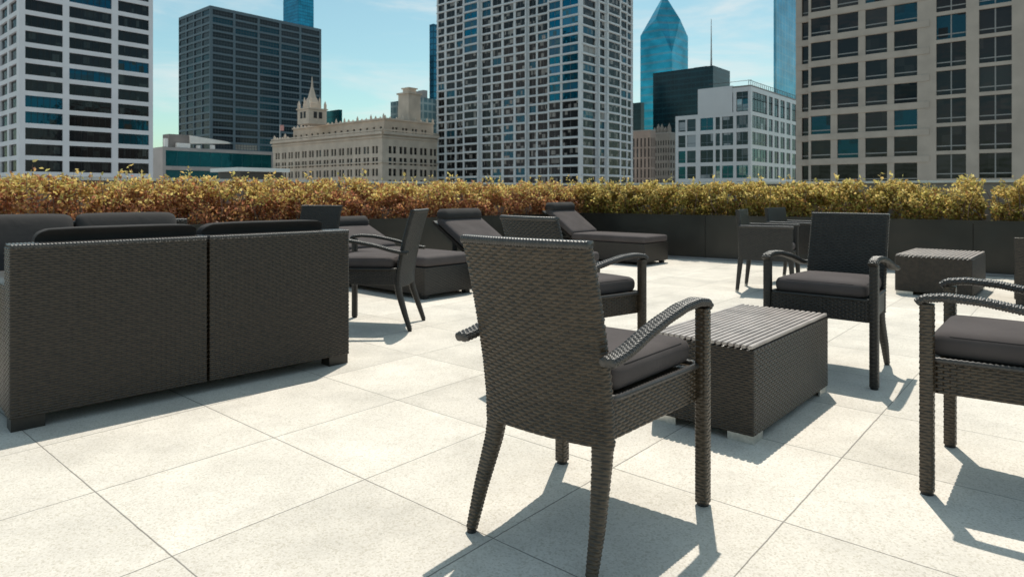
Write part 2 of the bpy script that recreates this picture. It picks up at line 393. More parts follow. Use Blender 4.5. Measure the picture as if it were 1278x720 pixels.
m3 = copy_tree(mb); sofas.append((m3, S0-e2*1.209, F2, 'left-hand unit of the far sofa, cushion top cut by the left picture edge'))
m4 = copy_tree(ma); sofas.append((m4, np.array([5.02,5.93]), -D1, 'sofa unit at the right picture edge beside the far table, only a cushion corner showing'))
for o, p, f, lab in sofas:
    o.location = (p[0], p[1], 0); o.rotation_euler[2] = rotz(f); tag(o, lab, 'sofa', 'wicker sofa units with black cushions')

# ------------------------------------------------------------------ loungers
def make_lounger(ang, blen=.62):
    t = empty('chaise_lounge', (0,0,0)); W = .66; L = 1.95     # foot end at +y
    woven('base', [(0,0,.045),(0,0,.300)], (1,0,0), W, L, M['wicker_black'], t, r=.015, pitch=.013, q=.026, A=.0025, nt=3, ns=3)
    for sx in (-1,1):
        for sy in (-1,1):
            f = MB(); f.box(sx*.27-.03, sx*.27+.03, sy*.90-.03, sy*.90+.03, 0, .05); f.build('foot', M['rubber'], t)
    hy = -.28                                              # hinge
    W0, F = rbox((W/2-.004,(L/2-hy)/2,.050), .035, bulge=.008); W0 += (0,(L/2+hy)/2,.352)
    obj('seat_cushion', W0, F, M['cushion'], t, True)
    c, s = math.cos(ang), math.sin(ang)
    def tilt(V):
        V = V.copy(); y = V[:,1].copy(); z = V[:,2].copy(); V[:,1] = hy-(y*c)+z*s; V[:,2] = .305+y*s+z*c; return V
    Vb = MB(); Vb.box(-W/2+.01, W/2-.01, 0, blen+.06, -.002, .032)
    b = obj('backrest_frame', tilt(np.array(Vb.V)), Vb.F, M['wicker_black'], t)
    W1, F = rbox((W/2-.006,blen/2,.045), .034, bulge=.008); W1 += (0,blen/2+.02,.080)
    cu = obj('back_cushion', tilt(W1), [f[::-1] for f in F], M['cushion'], t, True)
    n = 28; xs = np.linspace(-W/2, W/2, 15); V = []; Fp = []
    for x in xs:
        k = max(0, abs(x)-(W/2-.05))/.05; r = .078*math.sqrt(max(.02,1-k*k*.85))
        for a in range(n): V.append((x, blen+.01+r*math.cos(2*PI*a/n), .135+r*.92*math.sin(2*PI*a/n)))
    for i in range(14):
        for a in range(n): Fp.append((i*n+a, (i+1)*n+a, (i+1)*n+(a+1)%n, i*n+(a+1)%n))
    Fp.append(tuple(range(n))); Fp.append(tuple(range(14*n,15*n))[::-1])
    obj('roll_pillow', tilt(np.array(V)), [f[::-1] for f in Fp], M['cushion_black'], t, True)
    p = MB(); p.box(-.02,.02,-L/2+.12,-L/2+.16,.28,.30+s*blen*.6); p.build('prop_bar', M['rubber'], t)
    return t
# foot-end corners fitted on the photo
g = np.array([.745,-.667]); gr = np.array([g[1], -g[0]])      # lounger 1 & 2 point this way
l1 = make_lounger(math.radians(21)); ctr = np.array([-.81,6.16])-gr*.33*1.0-g*.975
l1.location = (ctr[0], ctr[1], 0); l1.rotation_euler[2] = rotz(g)
tag(l1, 'chaise lounge partly hidden behind the side-on armchair, backrest raised least', 'lounger', 'wicker chaise lounges by the planter')
l2 = make_lounger(math.radians(31)); h2 = np.array([-.64,7.70]); ctr = h2+g*.80
l2.location = (ctr[0], ctr[1], 0); l2.rotation_euler[2] = rotz(g)
tag(l2, 'middle chaise lounge showing above the back of the nearest armchair', 'lounger', 'wicker chaise lounges by the planter')
g3 = g
l3 = make_lounger(math.radians(35)); ctr = np.array([1.80,9.02])-gr*.33-g3*.975
l3.location = (ctr[0], ctr[1], 0); l3.rotation_euler[2] = rotz(g3)
tag(l3, 'farthest chaise lounge with its foot end standing free before the dark planter', 'lounger', 'wicker chaise lounges by the planter')

# ------------------------------------------------------------------ tub dining chairs (closed sides)
def make_tub():
    t = empty('dining_chair', (0,0,0)); w = M['wicker_black']
    kw = dict(r=.012, pitch=.0125, q=.025, A=.0022, nt=3, ns=3)
    woven('backrest', [(0,-.235,.33),(0,-.245,.60),(0,-.27,.825)], (1,0,0), .50, .04, w, t, **kw)
    for sx in (-1,1):
        a = woven('side_panel', [(sx*.255,.0,.33),(sx*.255,.0,.655)], (1,0,0), .045, .50, w, t, **kw)
        woven('arm_rail', [(sx*.255,y,.662) for y in np.linspace(-.25,.26,6)], (1,0,0), .055, .022, M['rim'], a, r=.009, pitch=.012, A=.003, coil=True, nt=5, q=.014)
        for y, dy in ((-.235,-.035),(.235,.02)):
            l = woven('leg', [(sx*.250,y+dy,.012),(sx*.250,y,.34)], (1,0,0), .030, .030, w, t, r=.008, pitch=.0125, q=.0155, A=.0018, nt=3, ns=3, w1=.048, d1=.048)
            f = MB(); f.box(sx*.250-.015, sx*.250+.015, y+dy-.015, y+dy+.015, 0, .03); f.build('foot_cap', M['alu'], l)
    woven('seat_frame', [(0,.0,.33),(0,.0,.41)], (1,0,0), .46, .46, w, t, **kw)
    W, F = rbox((.228,.225,.04), .03, bulge=.008); W[:,2] += .452; obj('cushion', W, F, M['cushion'], t, True)
    return t
tub0 = make_tub(); fr = np.array([.87,-.49]); rr_ = np.array([fr[1], -fr[0]])
p0 = np.array([2.27,6.69]) + fr*.27 - rr_*.25
tub0.location = (p0[0], p0[1], 0); tub0.rotation_euler[2] = rotz(fr)
tag(tub0, 'small closed-side wicker dining chair with tapered legs, left of the two by the planter', 'chair', 'closed-side wicker dining chairs')
tub1 = copy_tree(tub0); tub1.location = (3.26, 7.55, 0); tub1.rotation_euler[2] = rotz((.70,-.71))
tag(tub1, 'closed-side wicker dining chair showing a pale seat cushion, mostly behind its neighbour', 'chair', 'closed-side wicker dining chairs')

# ------------------------------------------------------------------ deck, planters, parapet, hedge
K = np.array([1.20,11.10]); LD = -np.array([.7553,.6554]); RD = np.array([.8279,-.5609])
LN = np.array([-.6554,.7553]); RN = np.array([.5609,.8279])       # outward (away from the camera)
LL, RL = 17., 13.
def line_off(o1, o2):    # corner of the two runs pushed outwards by o1 / o2
    A = np.array([LN, RN]); return np.linalg.solve(A, np.array([LN@K+o1, RN@K+o2]))
Ko = line_off(.95,.95)
GZ = -42.
poly = [K+LD*LL+LN*.95, np.array([-15.,-9.]), np.array([14.,-9.]), K+RD*RL+RN*.95, Ko]
poly = [poly[i] for i in range(5)]
me = make_mesh('deck', [(p[0],p[1],0) for p in poly]+[(p[0],p[1],-.4) for p in poly], [(0,1,2,3,4),(9,8,7,6,5)]+[(i,5+i,5+(i+1)%5,(i+1)%5) for i in range(5)], M['paving'])
uvl = me.uv_layers.new(name='UVMap')
for lp in me.loops:
    v = me.vertices[lp.vertex_index].co; d = np.array([v.x,v.y])-TO; uvl.data[lp.index].uv = (d@D2/TA, d@D1/TB)
deck = link('deck', me); tag(deck, kind='structure')
g_ = obj('ground', [(-4000,-500,GZ),(4000,-500,GZ),(4000,6000,GZ),(-4000,6000,GZ)], [(0,1,2,3)], mat('city_ground', (.30,.29,.28), .9, noise_scale=.02, noise_amt=.4)); tag(g_, kind='structure')
b_ = MB(); b_.prism([poly[1], poly[2], poly[3]*.995, Ko*.995, poly[0]*.995], GZ, -.41)
hb = b_.build('terrace_building', mat('terrace_building_concrete', (.3,.29,.27), .8, noise_scale=.4)); tag(hb, 'concrete block that carries the roof terrace', 'building')

def planter(name, run, nrm, L, start, seams, lab):
    t = empty(name, (K[0],K[1],0), 0, lab, 'planter', 'long metal planters at the terrace edge')
    def P(s, o, z): p = run*s+nrm*o; return (p[0],p[1],z)
    def slab(mb, s0, s1, o0, o1, z0, z1):
        c = [P(s0,o0,z0),P(s1,o0,z0),P(s1,o1,z0),P(s0,o1,z0),P(s0,o0,z1),P(s1,o0,z1),P(s1,o1,z1),P(s0,o1,z1)]
        mb.add(c, [(0,3,2,1),(4,5,6,7),(0,1,5,4),(1,2,6,5),(2,3,7,6),(3,0,4,7)])
    for a, b in zip(seams[:-1], seams[1:]):
        mb = MB(); slab(mb, a+.003, b-.003, 0, .02, .03, .645); mb.build('front_panel', M['planter'], t)
    mb = MB(); slab(mb, seams[0], seams[-1], -.012, .03, .646, .662); mb.build('top_lip', M['planter'], t)
    mb = MB(); slab(mb, seams[0], seams[-1], .025, .62, 0, .60); mb.build('soil_bed', M['soil'], t)
    mb = MB(); slab(mb, seams[0], seams[-1], -.05, .023, .0045, .028); mb.build('base_kerb', M['parapet'], t)
    return t
planter('planter', LD, LN, LL, 0, [0,2.4,4.8,7.2,9.6,12.,14.4,16.8], 'dark metal planter running along the left side behind the loungers, under the rust hedge')
planter('planter', RD, RN, RL, 0, [.003,2.05,4.45,5.02+.33,7.75,10.15,12.5], 'dark metal planter running along the right side behind the dining chairs, under the yellow hedge')

pw = empty('parapet_wall', (Ko[0],Ko[1],0), 0, 'low grey parapet wall with light coping behind the hedge', 'wall')
for run, nrm, L in ((LD,LN,LL),(RD,RN,RL)):
    mb = MB(); k = K-Ko
    i0 = line_off(.78,.78)-Ko; i1 = np.zeros(2)
    e0 = run*L+i0; e1_ = run*L
    mb.prism([tuple(i0),tuple(e0),tuple(e1_),tuple(i1)] , .0, 1.13); mb.build('wall', M['parapet'], pw)
    j0 = line_off(.75,.75)-Ko; j1 = line_off(.98,.98)-Ko
    mb = MB(); mb.prism([tuple(j0),tuple(run*L+j0),tuple(run*L+j1),tuple(j1)], 1.132, 1.165); mb.build('coping', M['coping'], pw)

def hedge(name, run, nrm, s0, s1, per_m, main, tipmix, hfun, lab, cat='hedge', group=None, top=1.13, dens=None, lsz=.041):
    base = K+run*(s0+s1)/2+nrm*.3
    t = empty(name, (base[0],base[1],.60), 0, lab, cat, group)
    n = int(per_m*(s1-s0)*4.2); V = []; F = []; Mi = []
    S = rng.uniform(s0, s1, n); O = rng.normal(.29,.14, n).clip(.03,.60); Z = rng.uniform(0, 1, n)**.85
    # sprigs: shoots standing out of the top, each with its own leaves
    ns = int((s1-s0)*9); spr = [(rng.uniform(s0,s1), rng.uniform(.02,.5), rng.uniform(.02,.13)) for _ in range(ns)]
    for i in range(n):
        s, o = S[i], O[i]; q = base_z = .60
        h = hfun(s)+.09*noise.noise(Vector((s*3.1,o*4,1)))+.07*noise.noise(Vector((s*8,o*8,5)))
        edge = 1-.25*((o-.27)/.33)**2
        z = .645+(h*edge-.645)*Z[i]
        c = 1.3*noise.noise(Vector((s*5.,o*5,z*6+9)))+.7*noise.noise(Vector((s*13,o*13,z*13)))
        if c < -.06-.12*Z[i]: continue
        if dens and rng.random() > dens(s): continue
        tipp = Z[i]+.25*noise.noise(Vector((s*2.2,o*3,21))) > .92-.35*tipmix and rng.random() < .25+.6*tipmix
        mi = 1 if tipp else 0
        add_leaf(V, F, Mi, run, nrm, s, o, z, mi, base, lsz)
    sb = MB()
    for (s, o, dz) in spr:
        h = hfun(s); lean = rng.normal(0,.05,2)
        p0 = run*s+nrm*o+K-base
        sb.tube([(p0[0],p0[1],h-.15-.60),(p0[0]+lean[0],p0[1]+lean[1],h+dz-.60)], [.003,.0015], 4)
        for k in range(rng.integers(7,15)):
            f = rng.uniform(.2,1.05); q = np.array([p0[0]+lean[0]*f, p0[1]+lean[1]*f])+base-K
            add_leaf(V, F, Mi, run, nrm, q@run, q@nrm, h-.15+(dz+.15)*f, 1 if rng.random() < .35+.6*tipmix or f > .8 else 0, base, lsz*1.1, .012)
    obj('foliage', np.array(V), F, [main, M['leaf_tip']], t, False, Mi)
    for _ in range(int((s1-s0)*14)):
        s = rng.uniform(s0,s1); o = rng.uniform(.08,.45); p = run*s+nrm*o+K-base; h = hfun(s)
        a = rng.normal(0,.07,2); b = a+rng.normal(0,.06,2)
        sb.tube([(p[0],p[1],0),(p[0]+a[0],p[1]+a[1],.22),(p[0]+b[0],p[1]+b[1],h-.66)], [.009,.006,.003], 5)
    st = sb.build('stems', M['branch'], t)
    if s1-s0 > 3: st['kind'] = 'stuff'
    return t
def add_leaf(V, F, Mi, run, nrm, s, o, z, mi, base, sz, jitter=0.0):
    """one folded leaf of four points"""
    p = K+run*s+nrm*o-base; c = np.array([p[0],p[1],z-.60])+rng.normal(0,jitter+1e-6,3)
    L = sz*rng.uniform(.7,1.35); w = L*rng.uniform(.24,.36)
    d = rng.normal(0,1,3); d[2] += .5; d /= np.linalg.norm(d); a = np.cross(d, rng.normal(0,1,3)); a /= np.linalg.norm(a); nn = np.cross(d,a)
    b = len(V); m = c+d*L*.45
    V += [c, m+a*w+nn*w*.35, c+d*L, m-a*w+nn*w*.35]; F += [(b,b+1,b+2),(b,b+2,b+3)]; Mi += [mi,mi]

hf1 = lambda s: 1.135+.035*noise.noise(Vector((s*1.3,0,3)))+.03*noise.noise(Vector((s*4,0,7)))
hedge('hedge', LD, LN, -.62, 11.5, 2300, M['leaf_rust'], .72, hf1, 'rust-brown hedge with yellow tips growing along the left and middle of the terrace edge')
hf2 = lambda s: 1.135+.02*noise.noise(Vector((s*1.5,4,3)))+.02*noise.noise(Vector((s*5,2,7)))
# distances along the right run of a photo column
def run_s(u):
    k = (u-CX)/FX; o = K+RN*.25; return (k*o[1]-o[0])/(RD[0]-k*RD[1])
sr = [run_s(u) for u in (1150,1188,1236,1300)]
hedge('hedge', RD, RN, -.35, sr[0]-.05, 2700, M['leaf_gold'], .75, hf2, 'yellow-green clipped hedge growing from the middle to the right above the dark planter')
def lump(s0, s1, h): return lambda s: .60+(h-.60)*math.sqrt(max(0.03,1-((s-(s0+s1)/2)/((s1-s0)/2))**2*.75))+.03*noise.noise(Vector((s*6,1,1)))
hedge('shrub', RD, RN, sr[0]-.15, sr[1]+.02, 1500, M['leaf_gold'], .6, lump(sr[0]-.3, sr[1]+.05, 1.06), 'low loose yellow shrub between the end of the right hedge and the taller shrubs', 'shrub', 'separate shrubs at the right end of the planter')
hedge('shrub', RD, RN, sr[1]-.02, sr[2]-.05, 2300, M['leaf_gold'], .8, lump(sr[1]-.05, sr[2]-.02, 1.20), 'tall bushy yellow shrub rising over the coping, left of the last shrub', 'shrub', 'separate shrubs at the right end of the planter')
hedge('shrub', RD, RN, sr[2]+.02, sr[3]+.3, 2000, M['leaf_gold'], .8, lump(sr[2]-.05, sr[3]+.4, 1.17), 'yellow shrub cut off by the right picture edge', 'shrub', 'separate shrubs at the right end of the planter')

# ------------------------------------------------------------------ city
RV = np.array([math.sin(YAW), math.cos(YAW)]); LV = np.array([-math.cos(YAW), math.sin(YAW)])
NR = np.array([math.cos(YAW), -math.sin(YAW)]); NL = np.array([-math.sin(YAW), -math.cos(YAW)])
def hit(C, D, u):
    k = (u-CX)/FX; return (k*C[1]-C[0])/(D[0]-k*D[1])

def glass(name, dark, tint, metal, frac=.0, light=(.25,.24,.22), lfrac=.08, rough=.06, blinds=0., bscale=1.1):
    """window glass: dark room behind, a share of panes with pale blinds, a share mirroring the sky"""
    m = bpy.data.materials.new(name); m.use_nodes = True; nt = m.node_tree; b = nt.nodes['Principled BSDF']; Lk = nt.links.new
    oi = nt.nodes.new('ShaderNodeObjectInfo'); g = nt.nodes.new('ShaderNodeNewGeometry')
    ad = nt.nodes.new('ShaderNodeMath'); ad.operation = 'ADD'; fr = nt.nodes.new('ShaderNodeMath'); fr.operation = 'FRACT'
    Lk(oi.outputs['Random'], ad.inputs[0]); Lk(g.outputs['Random Per Island'], ad.inputs[1]); Lk(ad.outputs[0], fr.inputs[0])
    cr = nt.nodes.new('ShaderNodeValToRGB'); cr.color_ramp.interpolation = 'CONSTANT'; e = cr.color_ramp.elements
    e[0].position = 0; e[0].color = (*light,1); e[1].position = max(.001,lfrac); e[1].color = (*dark,1)
    k = e.new(lfrac+.35*(1-lfrac)); k.color = (*[c*1.8 for c in dark],1)
    k = e.new(max(.5,1-frac)); k.color = (*tint,1)
    Lk(fr.outputs[0], cr.inputs[0]); Lk(cr.outputs[0], b.inputs['Base Color'])
    if blinds:
        tcb = nt.nodes.new('ShaderNodeTexCoord'); ml = nt.nodes.new('ShaderNodeVectorMath'); ml.operation = 'MULTIPLY_ADD'; ml.inputs[1].default_value = (bscale,bscale,bscale*.8)
        cb = nt.nodes.new('ShaderNodeCombineXYZ'); m9 = nt.nodes.new('ShaderNodeMath'); m9.operation = 'MULTIPLY'; m9.inputs[1].default_value = 913.; Lk(fr.outputs[0], m9.inputs[0]); Lk(m9.outputs[0], cb.inputs[0]); Lk(m9.outputs[0], cb.inputs[2])
        Lk(tcb.outputs['Object'], ml.inputs[0]); Lk(cb.outputs[0], ml.inputs[2]); fl = nt.nodes.new('ShaderNodeVectorMath'); fl.operation = 'FLOOR'; Lk(ml.outputs[0], fl.inputs[0])
        wn = nt.nodes.new('ShaderNodeTexWhiteNoise'); wn.noise_dimensions = '3D'; Lk(fl.outputs[0], wn.inputs['Vector'])
        lt = nt.nodes.new('ShaderNodeMath'); lt.operation = 'LESS_THAN'; lt.inputs[1].default_value = blinds; Lk(wn.outputs['Value'], lt.inputs[0])
        tone = nt.nodes.new('ShaderNodeMix'); tone.data_type = 'RGBA'; Lk(wn.outputs['Color'], tone.inputs[0]); tone.inputs[6].default_value = (*light,1); tone.inputs[7].default_value = (*[c*.35 for c in light],1)
        mb_ = nt.nodes.new('ShaderNodeMix'); mb_.data_type = 'RGBA'; Lk(lt.outputs[0], mb_.inputs[0]); Lk(cr.outputs[0], mb_.inputs[6]); Lk(tone.outputs[2], mb_.inputs[7]); Lk(mb_.outputs[2], b.inputs['Base Color'])
    gt = nt.nodes.new('ShaderNodeMath'); gt.operation = 'GREATER_THAN'; gt.inputs[1].default_value = max(.5,1-frac) if frac else 2.
    mu = nt.nodes.new('ShaderNodeMath'); mu.operation = 'MULTIPLY'; mu.inputs[1].default_value = metal
    Lk(fr.outputs[0], gt.inputs[0]); Lk(gt.outputs[0], mu.inputs[0]); Lk(mu.outputs[0], b.inputs['Metallic'])
    b.inputs['Roughness'].default_value = rough; b.inputs['Specular IOR Level'].default_value = .32
    n = nt.nodes.new('ShaderNodeTexNoise'); tc = nt.nodes.new('ShaderNodeTexCoord'); n.inputs['Scale'].default_value = .5; Lk(tc.outputs['Object'], n.inputs['Vector'])
    bp = nt.nodes.new('ShaderNodeBump'); bp.inputs['Strength'].default_value = .25; bp.inputs['Distance'].default_value = .15; Lk(n.outputs['Fac'], bp.inputs['Height']); Lk(bp.outputs[0], b.inputs['Normal'])
    return m

def curtain(name, c0, c1, metal, zs, xs, rough=.12, zt=.25, xt=.12):
    """curtain-wall glass with floor lines and mullions drawn by object-space stripes; xs/zs in metres"""
    m = bpy.data.materials.new(name); m.use_nodes = True; nt = m.node_tree; b = nt.nodes['Principled BSDF']; Lk = nt.links.new
    uv = nt.nodes.new('ShaderNodeUVMap'); sp = nt.nodes.new('ShaderNodeSeparateXYZ'); Lk(uv.outputs[0], sp.inputs[0])
    def st(o, size, th):
        d = nt.nodes.new('ShaderNodeMath'); d.operation = 'DIVIDE'; d.inputs[1].default_value = size; Lk(o, d.inputs[0])
        f = nt.nodes.new('ShaderNodeMath'); f.operation = 'FRACT'; Lk(d.outputs[0], f.inputs[0])
        l = nt.nodes.new('ShaderNodeMath'); l.operation = 'LESS_THAN'; l.inputs[1].default_value = th; Lk(f.outputs[0], l.inputs[0]); return l.outputs[0]
    mx = nt.nodes.new('ShaderNodeMath'); mx.operation = 'MAXIMUM'; Lk(st(sp.outputs[1], zs, zt), mx.inputs[0]); Lk(st(sp.outputs[0], xs, xt), mx.inputs[1])
    mc = nt.nodes.new('ShaderNodeMix'); mc.data_type = 'RGBA'; Lk(mx.outputs[0], mc.inputs[0]); mc.inputs[6].default_value = (*c0,1); mc.inputs[7].default_value = (*c1,1)
    n = nt.nodes.new('ShaderNodeTexNoise'); n.inputs['Scale'].default_value = .09; Lk(uv.outputs[0], n.inputs['Vector'])
    mr = nt.nodes.new('ShaderNodeMapRange'); mr.inputs[1].default_value = .3; mr.inputs[2].default_value = .7; mr.inputs[3].default_value = .7; mr.inputs[4].default_value = 1.3; Lk(n.outputs['Fac'], mr.inputs[0])
    sc = nt.nodes.new('ShaderNodeVectorMath'); sc.operation = 'SCALE'; Lk(mc.outputs[2], sc.inputs[0]); Lk(mr.outputs[0], sc.inputs['Scale']); Lk(sc.outputs[0], b.inputs['Base Color'])
    b.inputs['Metallic'].default_value = metal; b.inputs['Roughness'].default_value = rough
    return m

class Building:
    def __init__(s, name, lab, C, cat='building', group=None):
        s.C = np.array(C, float); s.t = empty(name, (C[0],C[1],GZ), 0, lab, cat, group); s.W = MB(); s.wins = []
    def face(s, P, D, N, L, z0, z1, cols, rows, depth=.35):
        """wall with real openings; P is the start of the face in plan"""
        xs = sorted({0., L, *[c for a in cols for c in a[:2]]}); zs = sorted({z0, z1, *[c for a in rows for c in a]})
        W = lambda x, z, d=0: (P[0]+D[0]*x-N[0]*d-s.C[0], P[1]+D[1]*x-N[1]*d-s.C[1], z-GZ)
        isc = lambda a, b: any(c[0]-1e-6 <= a and b <= c[1]+1e-6 for c in cols)
        isr = lambda a, b: any(c[0]-1e-6 <= a and b <= c[1]+1e-6 for c in rows)
        for a, b in zip(xs[:-1], xs[1:]):
            ca = isc(a, b)
            if not ca: s.W.add([W(a,z0),W(b,z0),W(b,z1),W(a,z1)], [(0,1,2,3)]); continue
            for c, d in zip(zs[:-1], zs[1:]):
                if isr(c, d):
                    s.W.add([W(a,c),W(b,c),W(b,d),W(a,d),W(a,c,depth),W(b,c,depth),W(b,d,depth),W(a,d,depth)],
                            [(0,1,5,4),(1,2,6,5),(2,3,7,6),(3,0,4,7)])
                    s.wins.append((P+D*a-N*depth, D, N, b-a, c, d-c))
                else: s.W.add([W(a,c),W(b,c),W(b,d),W(a,d)], [(0,1,2,3)])
    def quadwall(s, A, B, z0, z1):
        s.W.add([(A[0]-s.C[0],A[1]-s.C[1],z0-GZ),(B[0]-s.C[0],B[1]-s.C[1],z0-GZ),(B[0]-s.C[0],B[1]-s.C[1],z1-GZ),(A[0]-s.C[0],A[1]-s.C[1],z1-GZ)], [(0,1,2,3)])
    def block(s, P, LR, LLn, z0, z1, colsR, colsL, rows, depth=.35, rowsL=None):
        """rectangular block with the corner P towards the viewer"""
        P = np.array(P, float)
        s.face(P, RV, NR, LR, z0, z1, colsR, rows, depth)
        s.face(P+LV*LLn, -LV, NL, LLn, z0, z1, [(LLn-b, LLn-a) for a, b in colsL], rowsL or rows, depth)
        s.quadwall(P+RV*LR, P+RV*LR+LV*LLn, z0, z1); s.quadwall(P+RV*LR+LV*LLn, P+LV*LLn, z0, z1)
    def finish(s, wallmat, winmat, mull=None, frame=None, limit=100, roof=None, alt=None):
        s.W.build('wall', wallmat, s.t)
        if roof:
            P, LR, LLn, z, rm = roof
            r = MB(); o = np.array(P)-s.C; a = o; b = o+RV*LR; c = b+LV*LLn; d = o+LV*LLn
            r.prism([tuple(a),tuple(b),tuple(c),tuple(d)], z-GZ+.002, z-GZ+.4); r.build('roof', rm, s.t)
        cache = {}
        ws = sorted(s.wins, key=lambda w: -(w[3]*w[5])/(w[0][1]**2)*(1 if 1+(w[4]+w[5]/2-1) > 0 else .01))
        def geo(mb, w, h, off=None):
            def tr(x, y, z):
                if off is None: return (x, y, z)
                p, D, N, z0 = off; return (p[0]-s.C[0]+D[0]*x+N[0]*-y, p[1]-s.C[1]+D[1]*x+N[1]*-y, z0-GZ+z)
            def bx(x0,x1,y0,y1,z0,z1,m):
                c = [tr(x0,y0,z0),tr(x1,y0,z0),tr(x1,y1,z0),tr(x0,y1,z0),tr(x0,y0,z1),tr(x1,y0,z1),tr(x1,y1,z1),tr(x0,y1,z1)]
                mb.add(c, [(0,3,2,1),(4,5,6,7),(0,1,5,4),(1,2,6,5),(2,3,7,6),(3,0,4,7)], m)
            bx(.002,w-.002,.0,.05,.002,h-.002,0)
            if mull:
                nv, nh, th = mull[:3]
                nvv = nv if isinstance(nv, int) else max(1,int(round(w/nv)))
                for k in range(1, nvv): x = w*k/nvv; bx(x-th/2,x+th/2,-.06,-.002,.004,h-.004,1)
                for zf in nh: bx(.004,w-.004,-.075,-.064,h*zf-th/2,h*zf+th/2,1)
        rest = MB()
        for i, (p, D, N, w, z0, h) in enumerate(ws):
            am = bool(alt and alt[1](p, D, z0))
            if i < limit:
                k = (round(w,2), round(h,2), am)
                if k not in cache:
                    mb = MB(); geo(mb, w, h); cache[k] = make_mesh('window', mb.V, mb.F, [alt[0] if am else winmat, frame or wallmat], False, mb.M)
                o = link('window', cache[k], s.t, (p[0]-s.C[0], p[1]-s.C[1], z0-GZ)); o.rotation_euler[2] = math.atan2(D[1], D[0])
            else:
                nb = len(rest.M); geo(rest, w, h, (p, D, N, z0))
                if am: rest.M[nb:nb+6] = [2]*6
        if rest.V:
            o = rest.build('remaining_windows', [winmat, frame or wallmat]+([alt[0]] if alt else []), s.t); o['kind'] = 'stuff'

def ucols(C, D, us): return [(hit(C,D,a), hit(C,D,b)) if hit(C,D,a) < hit(C,D,b) else (hit(C,D,b), hit(C,D,a)) for a, b in us]
def vrows(Y, v0, v1, dv, hv):
    """rows from pixel v0 (bottom) to v1 (top) every dv, window height hv, measured at depth Y"""
    r = []; v = v0
    while v > v1: r.append((zat(v, Y), zat(v-hv, Y))); v -= dv
    return r
roofm = mat('flat_roof_gravel', (.25,.24,.23), .9, noise_scale=.3)
def corner(u, Y): return np.array([xat(u,Y), Y])

# A: pale grid office tower at the left edge
CA = corner(24,165); A = Building('office_tower', 'pale stone office tower with wide dark windows at the left edge', CA)
LR = hit(CA,RV,191); cR = ucols(CA,RV,[(31.5,78.5),(86.5,139.5),(147.5,186)])
Yr = (CA+RV*hit(CA,RV,54))[1]
rows = vrows(Yr, 214.5, -150, 19.85, 14.2)+[(zat(214.5+19.85*k,Yr), zat(200.3+19.85*k,Yr)) for k in (1,2,3,4)]
cL = ucols(CA,LV,[(11,20.5),(0,9),(-12,-2.5),(-24,-14.5)])
A.block(CA, LR, hit(CA,LV,-28), GZ, zat(-160,Yr), cR, cL, rows, .5)
A.finish(mat('pale_grey_precast', (.74,.71,.73), .7, noise_scale=.15, noise_amt=.06), glass('tower_dark_glass', (.005,.006,.008), (.012,.07,.11), .9, .12, light=(.05,.06,.06), lfrac=.02, blinds=.10, bscale=.7), (1.45,(.86,),.08), M['rubber'], roof=(CA,LR,hit(CA,LV,-28),zat(-160,Yr),roofm))

# B: dark grid tower
CB = corner(262,360); B = Building('dark_tower', 'dark steel and glass office block with a flat roof, second tower from the left', CB)
LRb = hit(CB,RV,401); LLb = hit(CB,LV,223); zt = zat(7,360)
cR = []
n = 5
edges = [hit(CB,RV,u) for u in (263.5,292,322.5,349.5,374.5,399.5)]
for a, b in zip(edges[:-1], edges[1:]): cR.append((a+.9, b-.5))
cL = [(LLb*k/4+.7, LLb*(k+1)/4-.3) for k in range(4)]
rows = [(zt-4.6-4.05*k, zt-4.6-4.05*k+2.9) for k in range(34)]
B.block(CB, LRb, LLb, GZ, zt, cR, cL, rows, .5)
B.finish(mat('dark_blue_grey_steel', (.085,.12,.145), .5, noise_scale=.1, noise_amt=.1), glass('dark_tower_glass', (.010,.014,.018), (.01,.05,.07), .4, .2, lfrac=.0), (1.7,(.5,),.22), mat('dark_mullion', (.04,.05,.06), .5), roof=(CB+RV*.5+LV*.5,LRb-1,LLb-1,zt-.9,roofm))

# C: apartment tower with rounded bays
CC = corner(726,212); Cb = Building('apartment_tower', 'tall light-grey apartment tower with a dense window grid in the middle of the skyline', CC)
LRc = hit(CC,RV,790); LLc = hit(CC,LV,546.5); Yc = 212; ztc = zat(-90,Yc)
rowsC = vrows(Yc, 228.7, -80, 11.75, 8.9)+[(zat(228.5+11.75*k,Yc), zat(220.1+11.75*k,Yc)) for k in (1,2,3)]
segs = [  # (u_from, u_to, outward offset) along the front, right to left
    (726,686.3,1.3,[(688,702),(704.6,724.3)]), (686.3,658.8,.0,[(660.3,668.8),(671,684.8)]), (658.8,602.3,1.0,[(604,614.8),(617,628),(630.8,643),(645.8,657.3)]),
    (602.3,582.7,2.2,[(584.5,600.6)]), (582.7,546.5,.6,[(548.3,556),(558.5,569),(571,581)])]
for u0, u1, off, cu in segs:
    s0, s1 = hit(CC,LV,u0), hit(CC,LV,u1); P = CC+LV*s1+NL*off
    cols = sorted([(s1-hit(CC,LV,b), s1-hit(CC,LV,a)) for a, b in cu]); cols = [tuple(sorted(c)) for c in cols]
    Cb.face(P, -LV, NL, s1-s0, GZ, ztc, cols, rowsC, .3)
offs = [s[2] for s in segs]
for (a, b, u) in ((1.3,.0,686.3),(.0,1.0,658.8),(1.0,2.2,602.3),(2.2,.6,582.7)):
    q = CC+LV*hit(CC,LV,u); Cb.quadwall(q+NL*a, q+NL*b, GZ, ztc)
Cb.quadwall(CC+NL*1.3, CC, GZ, ztc)
segR = [(726,744.5,.0,[(727.8,743.3)]),(744.5,753,.9,[(745.9,752)]),(753,770.3,1.6,[(754.8,768.9)]),(770.3,782,.4,[(771.7,781)]),(782,790,-.3,[(783.3,788.6)])]
